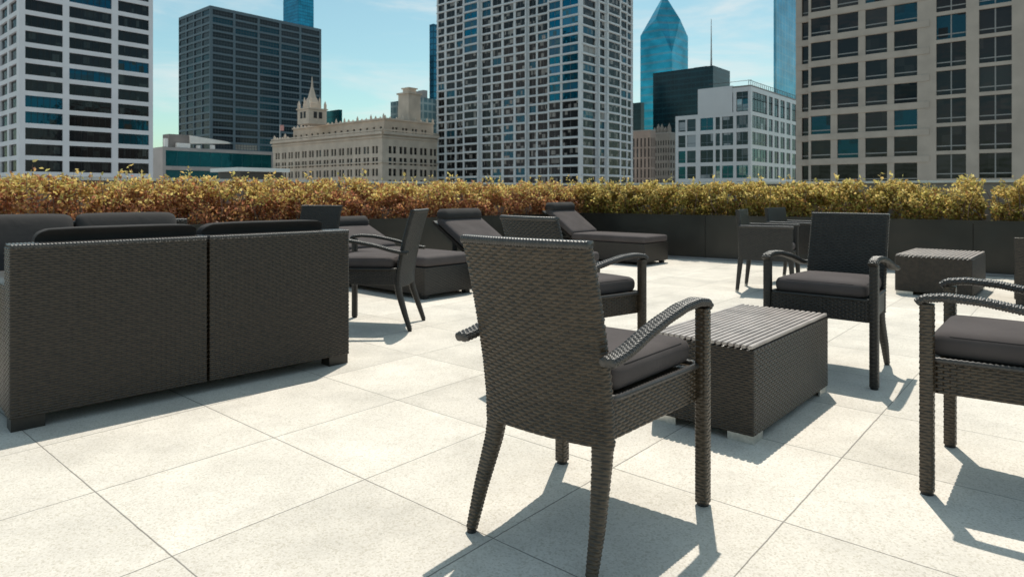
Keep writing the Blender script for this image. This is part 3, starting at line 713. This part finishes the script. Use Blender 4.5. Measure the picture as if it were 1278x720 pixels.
for u0, u1, off, cu in segR:
    s0, s1 = hit(CC,RV,u0), hit(CC,RV,u1); P = CC+RV*s0+NR*off
    cols = [(hit(CC,RV,a)-s0, hit(CC,RV,b)-s0) for a, b in cu]; Cb.face(P, RV, NR, s1-s0, GZ, ztc, cols, rowsC, .3)
    if off: Cb.quadwall(CC+RV*s0, P, GZ, ztc); Cb.quadwall(CC+RV*s1+NR*off, CC+RV*s1, GZ, ztc)
Cb.quadwall(CC+RV*LRc, CC+RV*LRc+LV*LLc, GZ, ztc); Cb.quadwall(CC+RV*LRc+LV*LLc, CC+LV*LLc, GZ, ztc)
wC = mat('light_grey_concrete', (.62,.63,.64), .75, noise_scale=.12, noise_amt=.08)
Cb.finish(wC, glass('apartment_glass', (.008,.009,.010), (.02,.09,.13), .5, .12, light=(.30,.28,.26), lfrac=.0, blinds=.15, bscale=.9), (2,(),.09), mat('window_frame_grey', (.16,.16,.17), .6), roof=(CC,LRc,LLc,ztc,roofm),
    alt=(glass('painted_sky_glass', (.010,.10,.17), (.006,.12,.19), .9, .9, light=(.05,.16,.20), lfrac=.0, blinds=.15, bscale=.9), lambda p, D, z: abs(D@RV) < .5 and ((z > zat(130,Yc) and (p-CC)@LV < hit(CC,LV,687.3)) or (z > zat(42,Yc) and hit(CC,LV,600)-1 < (p-CC)@LV < hit(CC,LV,583.5)+1))))  # sky reflection put into the pane colour: blue on some upper front columns
# thin projecting floor slabs of the apartment tower
sl = MB()
for (a, b) in rowsC:
    z = b-GZ+.12
    for u0, u1, off, cu in segs:
        p = [CC+LV*hit(CC,LV,u0)+NL*(off+.003)-CC, CC+LV*hit(CC,LV,u1)+NL*(off+.003)-CC]; q = [p[1]+NL*.28, p[0]+NL*.28]
        sl.prism([tuple(x) for x in (p[0],p[1],q[0],q[1])], z, z+.35)
    for u0, u1, off, cu in segR:
        p = [CC+RV*hit(CC,RV,u0)+NR*(off+.003)-CC, CC+RV*hit(CC,RV,u1)+NR*(off+.003)-CC]; q = [p[1]+NR*.28, p[0]+NR*.28]
        sl.prism([tuple(x) for x in (p[0],p[1],q[0],q[1])], z, z+.35)
sl.build('floor_slabs', wC, Cb.t)

# D: white and glass mid-rise
CD = corner(937,160); Dd = Building('glass_midrise', 'white-framed glass mid-rise building just left of the big stone tower at the right', CD)
LRd = hit(CD,RV,1010); LLd = hit(CD,LV,871); zd = zat(108,160)
rows = vrows(160, 222, 125, 20.6, 15.6)
rows = [(zat(222-20.9*k,160), zat(222-20.9*k-16,160)) for k in range(-3,5)]; rows.append((zat(137.5,160), zat(113.5,160)))
cR = ucols(CD,RV,[(939,957.5),(959.5,964.5),(966.5,972),(974,979.5),(981.5,986.5),(988.5,994),(996,1003)])
cL = ucols(CD,LV,[(919,933.5),(901,915),(893,898.5),(874,890)])
Dd.block(CD, LRd, LLd, GZ, zd, cR, cL, rows, .25)
Pl = CD+LV*LLd; LL2 = hit(CD,LV,843)-LLd
cL2 = [(.8,LL2*.45),(LL2*.52,LL2-.6)]
Dd.face(Pl+LV*LL2, -LV, NL, LL2, GZ, zat(138,160), cL2, rows[:7], .25)
Dd.quadwall(Pl+RV*20, Pl+LV*LL2+RV*20, GZ, zat(138,160)); Dd.quadwall(Pl+LV*LL2+RV*20, Pl+LV*LL2, GZ, zat(138,160))
wD = mat('white_aluminium_cladding', (.55,.56,.58), .4, noise_scale=.2, noise_amt=.05)
Dd.finish(wD, glass('midrise_glass', (.012,.028,.034), (.02,.075,.10), .9, .4, light=(.30,.33,.36), lfrac=.02, rough=.04, blinds=.12, bscale=.6), (1.9,(.3,),.12), mat('midrise_mullion', (.10,.14,.17), .4), roof=(CD,LRd,LLd,zd,roofm))
bx = MB(); o = Pl-CD; q = [o, o-LV*9.0, o-LV*9.0+RV*8, o+RV*8]; q = [x+NL*.05 for x in q]
bx.prism([tuple(x) for x in q], zat(140,162)-GZ, zat(106.5,162)-GZ); bx.build('stair_tower', wD, Dd.t)
rl = MB()
for k in range(0,34): p = RV*(k*LRd/34)+NR*-.5; rl.box(p[0]-.05,p[0]+.05,p[1]-.05,p[1]+.05, zd-GZ+.4, zd-GZ+1.6)
a = NR*-.5; b = RV*LRd+NR*-.5; rl.tube([(a[0],a[1],zd-GZ+1.6),(b[0],b[1],zd-GZ+1.6)], .06, 6)
a = NL*-.5; b = LV*LLd*.8+NL*-.5; rl.tube([(a[0],a[1],zd-GZ+1.6),(b[0],b[1],zd-GZ+1.6)], .06, 6)
rl.build('roof_railing', M['rubber'], Dd.t)

# E: beige stone tower at the right
PE = corner(1130,92); CE = PE+(-LV)*(-hit(PE,LV,1330)) if False else PE+LV*hit(PE,LV,1335)
E_ = Building('stone_tower', 'big beige stone tower with square recessed windows at the right edge', CE)
s = lambda u: hit(CE,LV,u)
LLe = s(1009); YE = 92; zte = zat(-140,YE)
Yref = (CE+LV*s(1130))[1]
rowsE = [(zat(228-33.1*k,Yref), zat(228-33.1*k-24.5,Yref)) for k in range(-2,11)]
cu = [(1013,1035.5),(1046,1070),(1081,1106),(1117,1143.5)]
cols = [tuple(sorted((LLe-s(a), LLe-s(b)))) for a, b in cu]
# right bay strip of tall paired windows
cu2 = [(1169.5,1204.5),(1223,1261.5),(1281,1318)]
cols2 = [tuple(sorted((LLe-s(a), LLe-s(b)))) for a, b in cu2]
xs = LLe-s(1160)
P = CE+LV*LLe
E_.face(P, -LV, NL, xs, GZ, zte, [(a-.12,b+.12) for a,b in cols], rowsE, .25)
Y2 = (CE+LV*s(1240))[1]
rows2 = [(zat(222.5-36.2*k+36.2,Y2), zat(222.5-36.2*k+36.2-31.5,Y2)) for k in range(-1,11)]
E_.face(P-LV*xs, -LV, NL, LLe-xs, GZ, zte, [(a-xs-.1,b-xs+.1) for a,b in cols2], rows2, .35)
# set-back flank left of the main face
Pb = P-NL*1.6; w2 = s(994)-LLe
E_.face(Pb+LV*(w2+.6), -LV, NL, w2+.6, GZ, zte, [(.6+.3, w2+.2)], rowsE, .4); E_.quadwall(P-NL*1.6, P, GZ, zte)
E_.quadwall(CE, CE+RV*30, GZ, zte); E_.quadwall(CE+RV*30, Pb+LV*(w2+.6)+RV*28.4, GZ, zte); E_.quadwall(Pb+LV*(w2+.6)+RV*28.4, Pb+LV*(w2+.6), GZ, zte)
wE = mat('beige_limestone', (.44,.37,.315), .85, noise_scale=.5, noise_amt=.10)
E_.finish(wE, glass('stone_tower_glass', (.006,.0065,.008), (.012,.05,.07), .8, .15, light=(.03,.03,.03), lfrac=.12, blinds=.12, bscale=.9), (2.2,(.20,),.15), mat('bronze_window_frame', (.27,.26,.25), .5), roof=(CE,30,LLe,zte,roofm))
# horizontal joint bands of the stone cladding
jb = MB()
for (a, b), (a2, b2) in zip(rowsE[:-1], rowsE[1:]):
    p0, p1 = P-CE+NL*.003, P-CE-LV*(xs)+NL*.003; q0, q1 = p0+NL*.09, p1+NL*.09
    jb.prism([tuple(p0),tuple(q0),tuple(q1),tuple(p1)][::-1], b-GZ+.05, a2-GZ-.03)
    p0, p1 = Pb-CE+LV*(w2+.6)+NL*.003, Pb-CE+NL*.003; q0, q1 = p0+NL*.09, p1+NL*.09
    jb.prism([tuple(p0),tuple(q0),tuple(q1),tuple(p1)][::-1], b-GZ+.05, a2-GZ-.03)
jb.build('string_courses', wE, E_.t)

# W: ornate terracotta building with a small spire
CW = corner(477,235); Wb = Building('ornate_office_building', 'cream terracotta office building with cornice, pinnacles and a pointed corner turret', CW)
LRw = hit(CW,RV,552); LLw = hit(CW,LV,340); zw = zat(165,235)
def pairs(L, n, m0, w):   # n bays of two narrow windows
    out = []; p = (L-2*m0)/n
    for k in range(n): c = m0+p*(k+.5); out += [(c-p*.06-w, c-p*.06), (c+p*.06, c+p*.06+w)]
    return out
rowsW = [(zat(219.5-14.2*k,235), zat(219.5-14.2*k-9.2,235)) for k in range(-2,4)]; rowsW = rowsW[:-1]
Wb.block(CW, LRw, LLw, GZ, zw, pairs(LRw,5,2.2,1.45), pairs(LLw,14,1.6,1.35), rowsW, .45)
Pw = CW+RV*4.5+LV*4.5; LRu = LRw-5; LLu = hit(Pw,LV,366); zu = zat(148,242)
z0u = zw-.3; rowsU = [(zat(164,242), zat(158,242))]
Wb.block(Pw, LRu, LLu, z0u, zu, pairs(LRu,4,2.5,1.0), [(LLu*k/15+1.4, LLu*k/15+2.7) for k in range(15)], rowsU, .4)
wW = mat('cream_terracotta', (.56,.47,.385), .8, noise_scale=.25, noise_amt=.14)
Wb.finish(wW, glass('old_window_glass', (.015,.015,.016), (.02,.05,.07), .3, .1, light=(.10,.10,.09), lfrac=.1), (1,(.5,),.12), mat('old_sash_frame', (.10,.09,.08), .7), roof=(Pw+RV*.3+LV*.3,LRu-.6,LLu-.6,zu-.3,roofm))
cr = MB()
def band(mb, P, LR, LLn, z0, z1, out, C0):
    for (p, d, n, L) in ((P, RV, NR, LR), (P, LV, NL, LLn)):
        a = p-C0+n*.003; b = a+d*L; c = b+n*out; dd = a+n*out
        if n is NL: dd = dd+NR*out
        if n is NR: pass
        pts = [tuple(a),tuple(b),tuple(c),tuple(dd)]
        mb.prism(pts if n is NL else pts[::-1], z0-GZ, z1-GZ)
for (z0, z1, out) in ((zat(167.5,235),zat(164,235),1.1),(zat(171.5,235),zat(169.5,235),.5),(zat(203.2,235),zat(201.5,235),.5),(zat(163,235),zat(161,235),.7)):
    band(cr, CW, LRw, LLw, z0, z1, out, CW)
band(cr, Pw, LRu, LLu, zat(149.5,242), zat(147.5,242), .6, CW)
cr.build('cornice', wW, Wb.t)
pn = MB()
def pinn(mb, p, z, h, r=.35):
    mb.prism([(p[0]+r*a,p[1]+r*b) for a,b in ((-1,-1),(1,-1),(1,1),(-1,1))], z-GZ, z-GZ+h*.55)
    mb.prism([(p[0]+r*a,p[1]+r*b) for a,b in ((-1,-1),(1,-1),(1,1),(-1,1))], z-GZ+h*.55, z-GZ+h, 0, [(p[0]+.05*a,p[1]+.05*b) for a,b in ((-1,-1),(1,-1),(1,1),(-1,1))])
for k in range(23): pinn(pn, LV*(LLu*k/22)+Pw-CW-NL*.4, zu-.3, random.choice((1.2,1.6,2.3)))
for k in range(9): pinn(pn, RV*(LRu*k/8)+Pw-CW-NR*.4, zu-.3, random.choice((1.2,1.6,2.2)))
for k in range(6): pinn(pn, LV*(LLw-1-k*2.1)-NL*.4, zw+.3, random.choice((1.6,2.6,3.)), .45)
pn.build('pinnacles', wW, Wb.t)
# turret with spire
tw = MB(); Yt = 262; ct = corner(389.5,Yt)-CW; r = 4.0
sq = lambda c, r: [tuple(c+RV*a*r+LV*b*r) for a, b in ((-1,-1),(1,-1),(1,1),(-1,1))][::1]
tw.prism(sq(ct,r), zat(156,Yt)-GZ, zat(138,Yt)-GZ); tw.prism(sq(ct,r+.4), zat(138,Yt)-GZ+.01, zat(136.5,Yt)-GZ)
tw.prism(sq(ct,r*.62), zat(136.5,Yt)-GZ+.01, zat(130,Yt)-GZ); tw.prism(sq(ct,r*.50), zat(130,Yt)-GZ+.01, zat(123,Yt)-GZ, 0, sq(ct,r*.34)); tw.prism(sq(ct,r*.30), zat(123,Yt)-GZ+.01, zat(110,Yt)-GZ, 0, sq(ct,.42))
tw.prism(sq(ct,.36), zat(110,Yt)-GZ+.01, zat(96,Yt)-GZ, 0, sq(ct,.08))
for a in (-1,1):
    for b in (-1,1): pinn(tw, ct+RV*a*r*.9+LV*b*r*.9, zat(136.5,Yt), 3.2, .45); pinn(tw, ct+RV*a*r*.52+LV*b*r*.52, zat(130,Yt), 2.6, .3)
tw.build('turret', wW, Wb.t)
for k in range(2):
    for (d, n) in ((LV,NL),(RV,NR)):
        p = ct+n*(r+.02)+d*(-1.9+k*2.3); q = p+d*1.5; m_ = MB(); m_.prism([tuple(p),tuple(q),tuple(q+n*.05),tuple(p+n*.05)][::(-1 if d is LV else 1)], zat(149,Yt)-GZ, zat(141,Yt)-GZ); m_.build('turret_window', M['rubber'], Wb.t)
cu_ = MB(); Yk = 255; ck = corner(511,Yk)-CW; k3 = 3.0
cu_.prism(sq(ck,k3), zat(152,Yk)-GZ, zat(119,Yk)-GZ); cu_.prism(sq(ck,k3+.5), zat(119,Yk)-GZ+.01, zat(117,Yk)-GZ); cu_.prism(sq(ck,k3*.6), zat(117,Yk)-GZ+.01, zat(112,Yk)-GZ); cu_.prism(sq(ck,k3*.75), zat(112,Yk)-GZ+.01, zat(110.5,Yk)-GZ)
cu_.prism(sq(ck-LV*-4.2,1.2), zat(150,Yk)-GZ, zat(132,Yk)-GZ)
cu_.build('stair_turret', wW, Wb.t)
fl = empty('flagpole', (0,0,0), 0, 'small flagpole with a faded flag at the left end of the cream building roof', 'flagpole')
pf = CW+LV*(LLw-6); fl.location = (pf[0],pf[1],zw)
m_ = MB(); m_.tube([(0,0,0),(0,0,7.2)], .09, 6); m_.build('pole', M['coping'], fl)
m_ = MB(); m_.box(.1,1.7,-.02,.02,4.6,7.0); m_.build('flag', mat('flag_cloth', (.55,.28,.26), .8, noise_scale=2, noise_amt=.3), fl)

# T: low teal-glass building left of centre
CT = corner(203,225); Tb = Building('low_glass_building', 'low building with a long teal glass band between the pale tower and the cream building', CT)
LRt = hit(CT,RV,341); LLt = hit(CT,LV,191); zt_ = zat(183.5,225)
Tb.block(CT, LRt, LLt, GZ, zt_, [(1.0,LRt-.6)], [], [(zat(207,225), zat(187.5,225)),(zat(222,225), zat(212,225))], .4)
wT = mat('grey_stone_cladding', (.36,.34,.33), .7, noise_scale=.2, noise_amt=.1)
Tb.finish(wT, glass('teal_band_glass', (.01,.09,.10), (.01,.12,.14), .7, .5, light=(.01,.07,.08), lfrac=.2), (4.0,(),.10), mat('teal_mullion', (.02,.10,.12), .4), roof=(CT+RV*.4+LV*.4,LRt-.8,LLt-.8,zt_-.3,roofm))
m_ = MB(); o = RV*3+LV*2.5; w_ = hit(CT,RV,240)-3
m_.prism([tuple(o),tuple(o+RV*w_),tuple(o+RV*w_+LV*5),tuple(o+LV*5)], zt_-GZ+.11, zat(167,228)-GZ); m_.build('plant_room', mat('grey_brown_render', (.22,.20,.19), .8, noise_scale=.2), Tb.t)
m_ = MB(); o = RV*(3+w_+.05)+LV*2; L_ = 15
m_.add([tuple(o)+(zat(181,240)-GZ,), tuple(o+RV*L_)+(zat(178,240)-GZ,), tuple(o+RV*L_*.9)+(zat(176,240)-GZ,), tuple(o)+(zat(171,240)-GZ,),
        tuple(o+LV*4)+(zat(181,240)-GZ,), tuple(o+RV*L_+LV*4)+(zat(178,240)-GZ,), tuple(o+RV*L_*.9+LV*4)+(zat(176,240)-GZ,), tuple(o+LV*4)+(zat(171,240)-GZ,)],
       [(0,1,2,3),(7,6,5,4),(1,0,4,5),(2,1,5,6),(3,2,6,7),(0,3,7,4)]); m_.build('skylight_hood', mat('white_membrane', (.75,.74,.70), .5, noise_scale=.5, noise_amt=.05), Tb.t)
m_ = MB()
for (a, b, h) in ((1.0,2.0,3.0),(5,9.5,1.7),(12,13,1.2),(17,18.2,1.6)):
    p = RV*a+LV*.7; q = RV*b+LV*.7; m_.prism([tuple(p),tuple(q),tuple(q+LV*1.3),tuple(p+LV*1.3)], zt_-GZ+.11, zt_-GZ+h)
m_.build('roof_vents', M['coping'], Tb.t)
# nearer rooftop pavilion with a flat white roof
pv = corner(300,70); pav = Building('rooftop_pavilion', 'flat white canopy roof peeking over the hedge in front of the cream building', pv, 'building')
L_ = hit(pv,RV,352); pav.block(pv, L_, 5., GZ, zat(214,70), [], [], [], .2)
pav.finish(mat('dark_pavilion_wall', (.06,.055,.05), .7, noise_scale=1), M['rubber'])
m_ = MB(); a = -RV*.6-LV*.6; m_.prism([tuple(a),tuple(a+RV*(L_+1.2)),tuple(a+RV*(L_+1.2)+LV*6.2),tuple(a+LV*6.2)], zat(214,70)-GZ+.01, zat(209.2,70)-GZ); m_.build('canopy_roof', mat('white_canopy', (.72,.71,.69), .5, noise_scale=1, noise_amt=.04), pav.t)

# simple far blocks, with curtain walls and floor lines
def uvblock(name, lab, u, Y, uR, uL, vt, m, extra=None, vb=None, rot=0, cat='building'):
    C = corner(u, Y); t = empty(name, (C[0],C[1],GZ), 0, lab, cat); LR = hit(C,RV,uR); LLn = hit(C,LV,uL); z1 = zat(vt,Y)-GZ
    P = [np.zeros(2), RV*LR, RV*LR+LV*LLn, LV*LLn]; V = [(p[0],p[1],0) for p in P]+[(p[0],p[1],z1) for p in P]
    F = [(i,(i+1)%4,4+(i+1)%4,4+i) for i in range(4)]+[(4,5,6,7)]
    me = make_mesh('tower_body', V, F, m); uvl = me.uv_layers.new(name='UVMap')
    for pl in me.polygons:
        for li in pl.loop_indices:
            v = me.vertices[me.loops[li].vertex_index].co; q = np.array([v.x,v.y])
            uvl.data[li].uv = ((q@RV if pl.index in (0,2) else q@LV), v.z)
    link('tower_body', me, t); return t, C, LR, LLn, z1
def roofbits(t, LR, LLn, z1, n=3, h=3.):
    mb = MB()
    for k in range(n):
        a = random.uniform(.1,.6)*LR; b = random.uniform(.1,.6)*LLn; w = random.uniform(.12,.3)*LR; d = random.uniform(.12,.3)*LLn; o = RV*a+LV*b
        mb.prism([tuple(o),tuple(o+RV*w),tuple(o+RV*w+LV*d),tuple(o+LV*d)], z1+.01, z1+h*random.uniform(.5,1))
    mb.build('roof_plant', M['parapet'], t)
blue = curtain('blue_tower_glass', (.02,.22,.33), (.02,.14,.22), .75, 3.8, 3.0)
t, C, a, b, z = uvblock('distant_blue_tower', 'bright blue glass tower top far behind the dark office block', 372, 760, 391.5, 353.5, -60, blue)
t, C, a, b, z = uvblock('distant_blue_tower', 'narrow dark blue glass tower hugging the left side of the apartment tower', 541, 420, 556, 536, 30, curtain('deep_blue_glass', (.02,.14,.22), (.012,.07,.11), .7, 3.8, 3.0))
t, C, a, b, z = uvblock('distant_blue_tower', 'blue glass tower with vertical stripes left of the beige stone tower', 969, 330, 1010, 965.5, -60, curtain('striped_blue_glass', (.03,.26,.38), (.14,.31,.38), .7, 3.9, 4.2, xt=.22, zt=.12))
t, C, a, b, z = uvblock('grey_glass_block', 'grey glass block behind the right end of the cream building', 528, 320, 560, 487.5, 122, curtain('grey_glass', (.07,.11,.13), (.20,.22,.23), .4, 3.9, 2.8, xt=.22, zt=.25)); roofbits(t,a,b,z,4,5)
t, C, a, b, z = uvblock('small_teal_block', 'small teal glass block peeking out beside the pointed turret', 423, 430, 427, 402, 137, curtain('teal_block_glass', (.01,.11,.12), (.01,.08,.09), .6, 4, 4))
t, C, a, b, z = uvblock('black_glass_block', 'black glass slab building with an aerial in front of the pointed blue tower', 890, 460, 911, 815, 82, curtain('black_green_glass', (.004,.020,.028), (.008,.035,.045), .35, 4.0, 3.2, xt=.10, zt=.3)); roofbits(t,a,b,z,2,3)
m_ = MB(); q = LV*4+RV*6; m_.tube([(q[0],q[1],z),(q[0],q[1],z+8),(q[0],q[1],z+34)], [.7,.5,.18], 6); m_.build('aerial_mast', M['parapet'], t)
t, C, a, b, z = uvblock('black_glass_block', 'small black building corner in the gap right of the apartment tower', 800, 420, 804, 780, 128, curtain('black_glass', (.008,.02,.025), (.012,.03,.035), .3, 4, 3))

# pointed blue tower
YP = 640; CP = corner(829,YP); pt = empty('pointed_glass_tower', (CP[0],CP[1],GZ), 0, 'blue glass tower with a faceted pointed top, right of the apartment tower', 'building')
hw = (858.5-798)/2*YP/FX; k = hw/ (abs(RV[0])+abs(LV[0]))
def pR(a, b): return RV*a*k+LV*b*k
body = [pR(-1,-1), pR(1,-1), pR(1,1), pR(-1,1)]      # near corner, right, far, left
c2 = .55
z0, zs_, zp = 0, zat(46,YP)-GZ, zat(-7,YP)-GZ
V = [(p[0],p[1],0) for p in body]+[(p[0],p[1],zs_) for p in body]
V[4] = (V[4][0],V[4][1],zat(72,YP)-GZ); V[6] = (V[6][0],V[6][1],zat(72,YP)-GZ)
V += [(0,0,zp), tuple((body[0]+body[1])/2)+(zat(28,YP)-GZ,), tuple((body[1]+body[2])/2)+(zat(28,YP)-GZ,), tuple((body[2]+body[3])/2)+(zat(28,YP)-GZ,), tuple((body[3]+body[0])/2)+(zat(28,YP)-GZ,)]
F = [(0,1,5,9,4),(1,2,6,10,5),(2,3,7,11,6),(3,0,4,12,7),(4,9,8),(9,5,8),(5,10,8),(10,6,8),(6,11,8),(11,7,8),(7,12,8),(12,4,8)]
me = make_mesh('tower_body', V, F, curtain('pointed_tower_glass', (.03,.32,.44), (.10,.29,.37), .75, 7.5, 400., xt=.0, zt=.28)); uvl = me.uv_layers.new(name='UVMap')
for pl in me.polygons:
    for li in pl.loop_indices:
        v = me.vertices[me.loops[li].vertex_index].co; uvl.data[li].uv = (abs(v.x), v.z)
link('tower_body', me, pt)
m_ = MB(); m_.tube([(0,0,zp-1),(0,0,zp+18)], [.8,.3], 6); m_.build('spire', M['coping'], pt)

# old masonry blocks in the gap
for (u, uR, uL, vt, Y, c, lab, n1, n2) in ((812,818,784,163,270,(.26,.20,.17),'brown masonry block with upright ribs right beside the apartment tower',6,3),
                                   (836,846,817,166,300,(.20,.18,.16),'dark old masonry building wedged between brown block and glass mid-rise',6,3)):
    C = corner(u,Y); ob = Building('old_masonry_block', lab, C); LR = hit(C,RV,uR); Ln = hit(C,LV,uL); zz = zat(vt,Y)
    rws = [(zat(vt+9+ (9.5 if u > 820 else 13)*i+(6 if u > 820 else 11),Y), zat(vt+9+(9.5 if u > 820 else 13)*i,Y)) for i in range(8)]
    ob.block(C, LR, Ln, GZ, zz, [(LR*(i+.25)/n2, LR*(i+.75)/n2) for i in range(n2)], [(Ln*(i+.3)/n1, Ln*(i+.7)/n1) for i in range(n1)], rws, .4)
    ob.finish(mat('old_brown_stone' , c, .85, noise_scale=.2, noise_amt=.15), glass('old_block_glass', (.015,.015,.015), (.03,.05,.06), .3, .1), (1,(.5,),.1), M['rubber'], roof=(C,LR,Ln,zz,roofm))
    if u > 820:
        m_ = MB()
        for i in range(5): pinn(m_, LV*(Ln*i/4.2+.8)-NL*1., zz, random.choice((3.,4.5,7.)), .7)
        m_.build('gables', mat('old_gable_stone', c, .85, noise_scale=.3), ob.t)

# ------------------------------------------------------------------ camera, light, sky
cam = bpy.data.cameras.new('camera'); co = bpy.data.objects.new('camera', cam); col.objects.link(co); scn.camera = co
co.location = (0,0,1.0); co.rotation_euler = (PI/2,0,0)
cam.sensor_width = 36; cam.lens = FX/1278*36; cam.shift_y = (HZ-360)/1278; cam.shift_x = 0
cam.clip_end = 9000; cam.clip_start = .05
cam.dof.use_dof = True; cam.dof.focus_distance = 2.5; cam.dof.aperture_fstop = 6.3

sd = Vector((-.11,-.47,-1)).normalized()
sun = bpy.data.lights.new('sun', 'SUN'); sun.energy = 3.8; sun.angle = math.radians(.53); sun.color = (1,.94,.84)
so = bpy.data.objects.new('sun', sun); col.objects.link(so); so.rotation_euler = sd.to_track_quat('-Z','Y').to_euler()
so.location = (0,0,30)
el = math.asin(-sd.z); az = math.atan2(-sd.x, -sd.y)          # towards the sun, clockwise from +Y
w = bpy.data.worlds.new('World'); scn.world = w; w.use_nodes = True; nt = w.node_tree; nt.nodes.clear()
N = lambda t: nt.nodes.new(t); Lk = nt.links.new
out = N('ShaderNodeOutputWorld'); bg = N('ShaderNodeBackground'); sky = N('ShaderNodeTexSky'); sky.sky_type = 'NISHITA'; sky.sun_disc = False
sky.sun_elevation = el; sky.sun_rotation = az; sky.air_density = 1.0; sky.dust_density = 1.2; sky.ozone_density = 1.0
tint = N('ShaderNodeMix'); tint.data_type = 'RGBA'; tint.blend_type = 'MULTIPLY'; tint.inputs[0].default_value = 1; tint.inputs[7].default_value = (.85,1.07,.90,1)
Lk(sky.outputs[0], tint.inputs[6])
tc = N('ShaderNodeTexCoord'); mp = N('ShaderNodeMapping'); mp.inputs['Scale'].default_value = (1.6,1.6,9.); mp.inputs['Rotation'].default_value = (.12,.1,0); Lk(tc.outputs['Generated'], mp.inputs[0])
cn = N('ShaderNodeTexNoise'); cn.inputs['Scale'].default_value = 1.6; cn.inputs['Detail'].default_value = 9; cn.inputs['Roughness'].default_value = .6; cn.inputs['Distortion'].default_value = .4; Lk(mp.outputs[0], cn.inputs['Vector'])
mr = N('ShaderNodeMapRange'); mr.interpolation_type = 'SMOOTHSTEP'; mr.inputs[1].default_value = .43; mr.inputs[2].default_value = .74; mr.inputs[3].default_value = 0; mr.inputs[4].default_value = .85; Lk(cn.outputs['Fac'], mr.inputs[0])
cl = N('ShaderNodeMix'); cl.data_type = 'RGBA'; Lk(mr.outputs[0], cl.inputs[0]); Lk(tint.outputs[2], cl.inputs[6]); cl.inputs[7].default_value = (6.2,6.4,6.3,1)
Lk(cl.outputs[2], bg.inputs[0]); bg.inputs[1].default_value = .12; Lk(bg.outputs[0], out.inputs[0])

scn.view_settings.view_transform = 'Standard'; scn.view_settings.look = 'None'; scn.view_settings.exposure = 0.17; scn.view_settings.gamma = 1
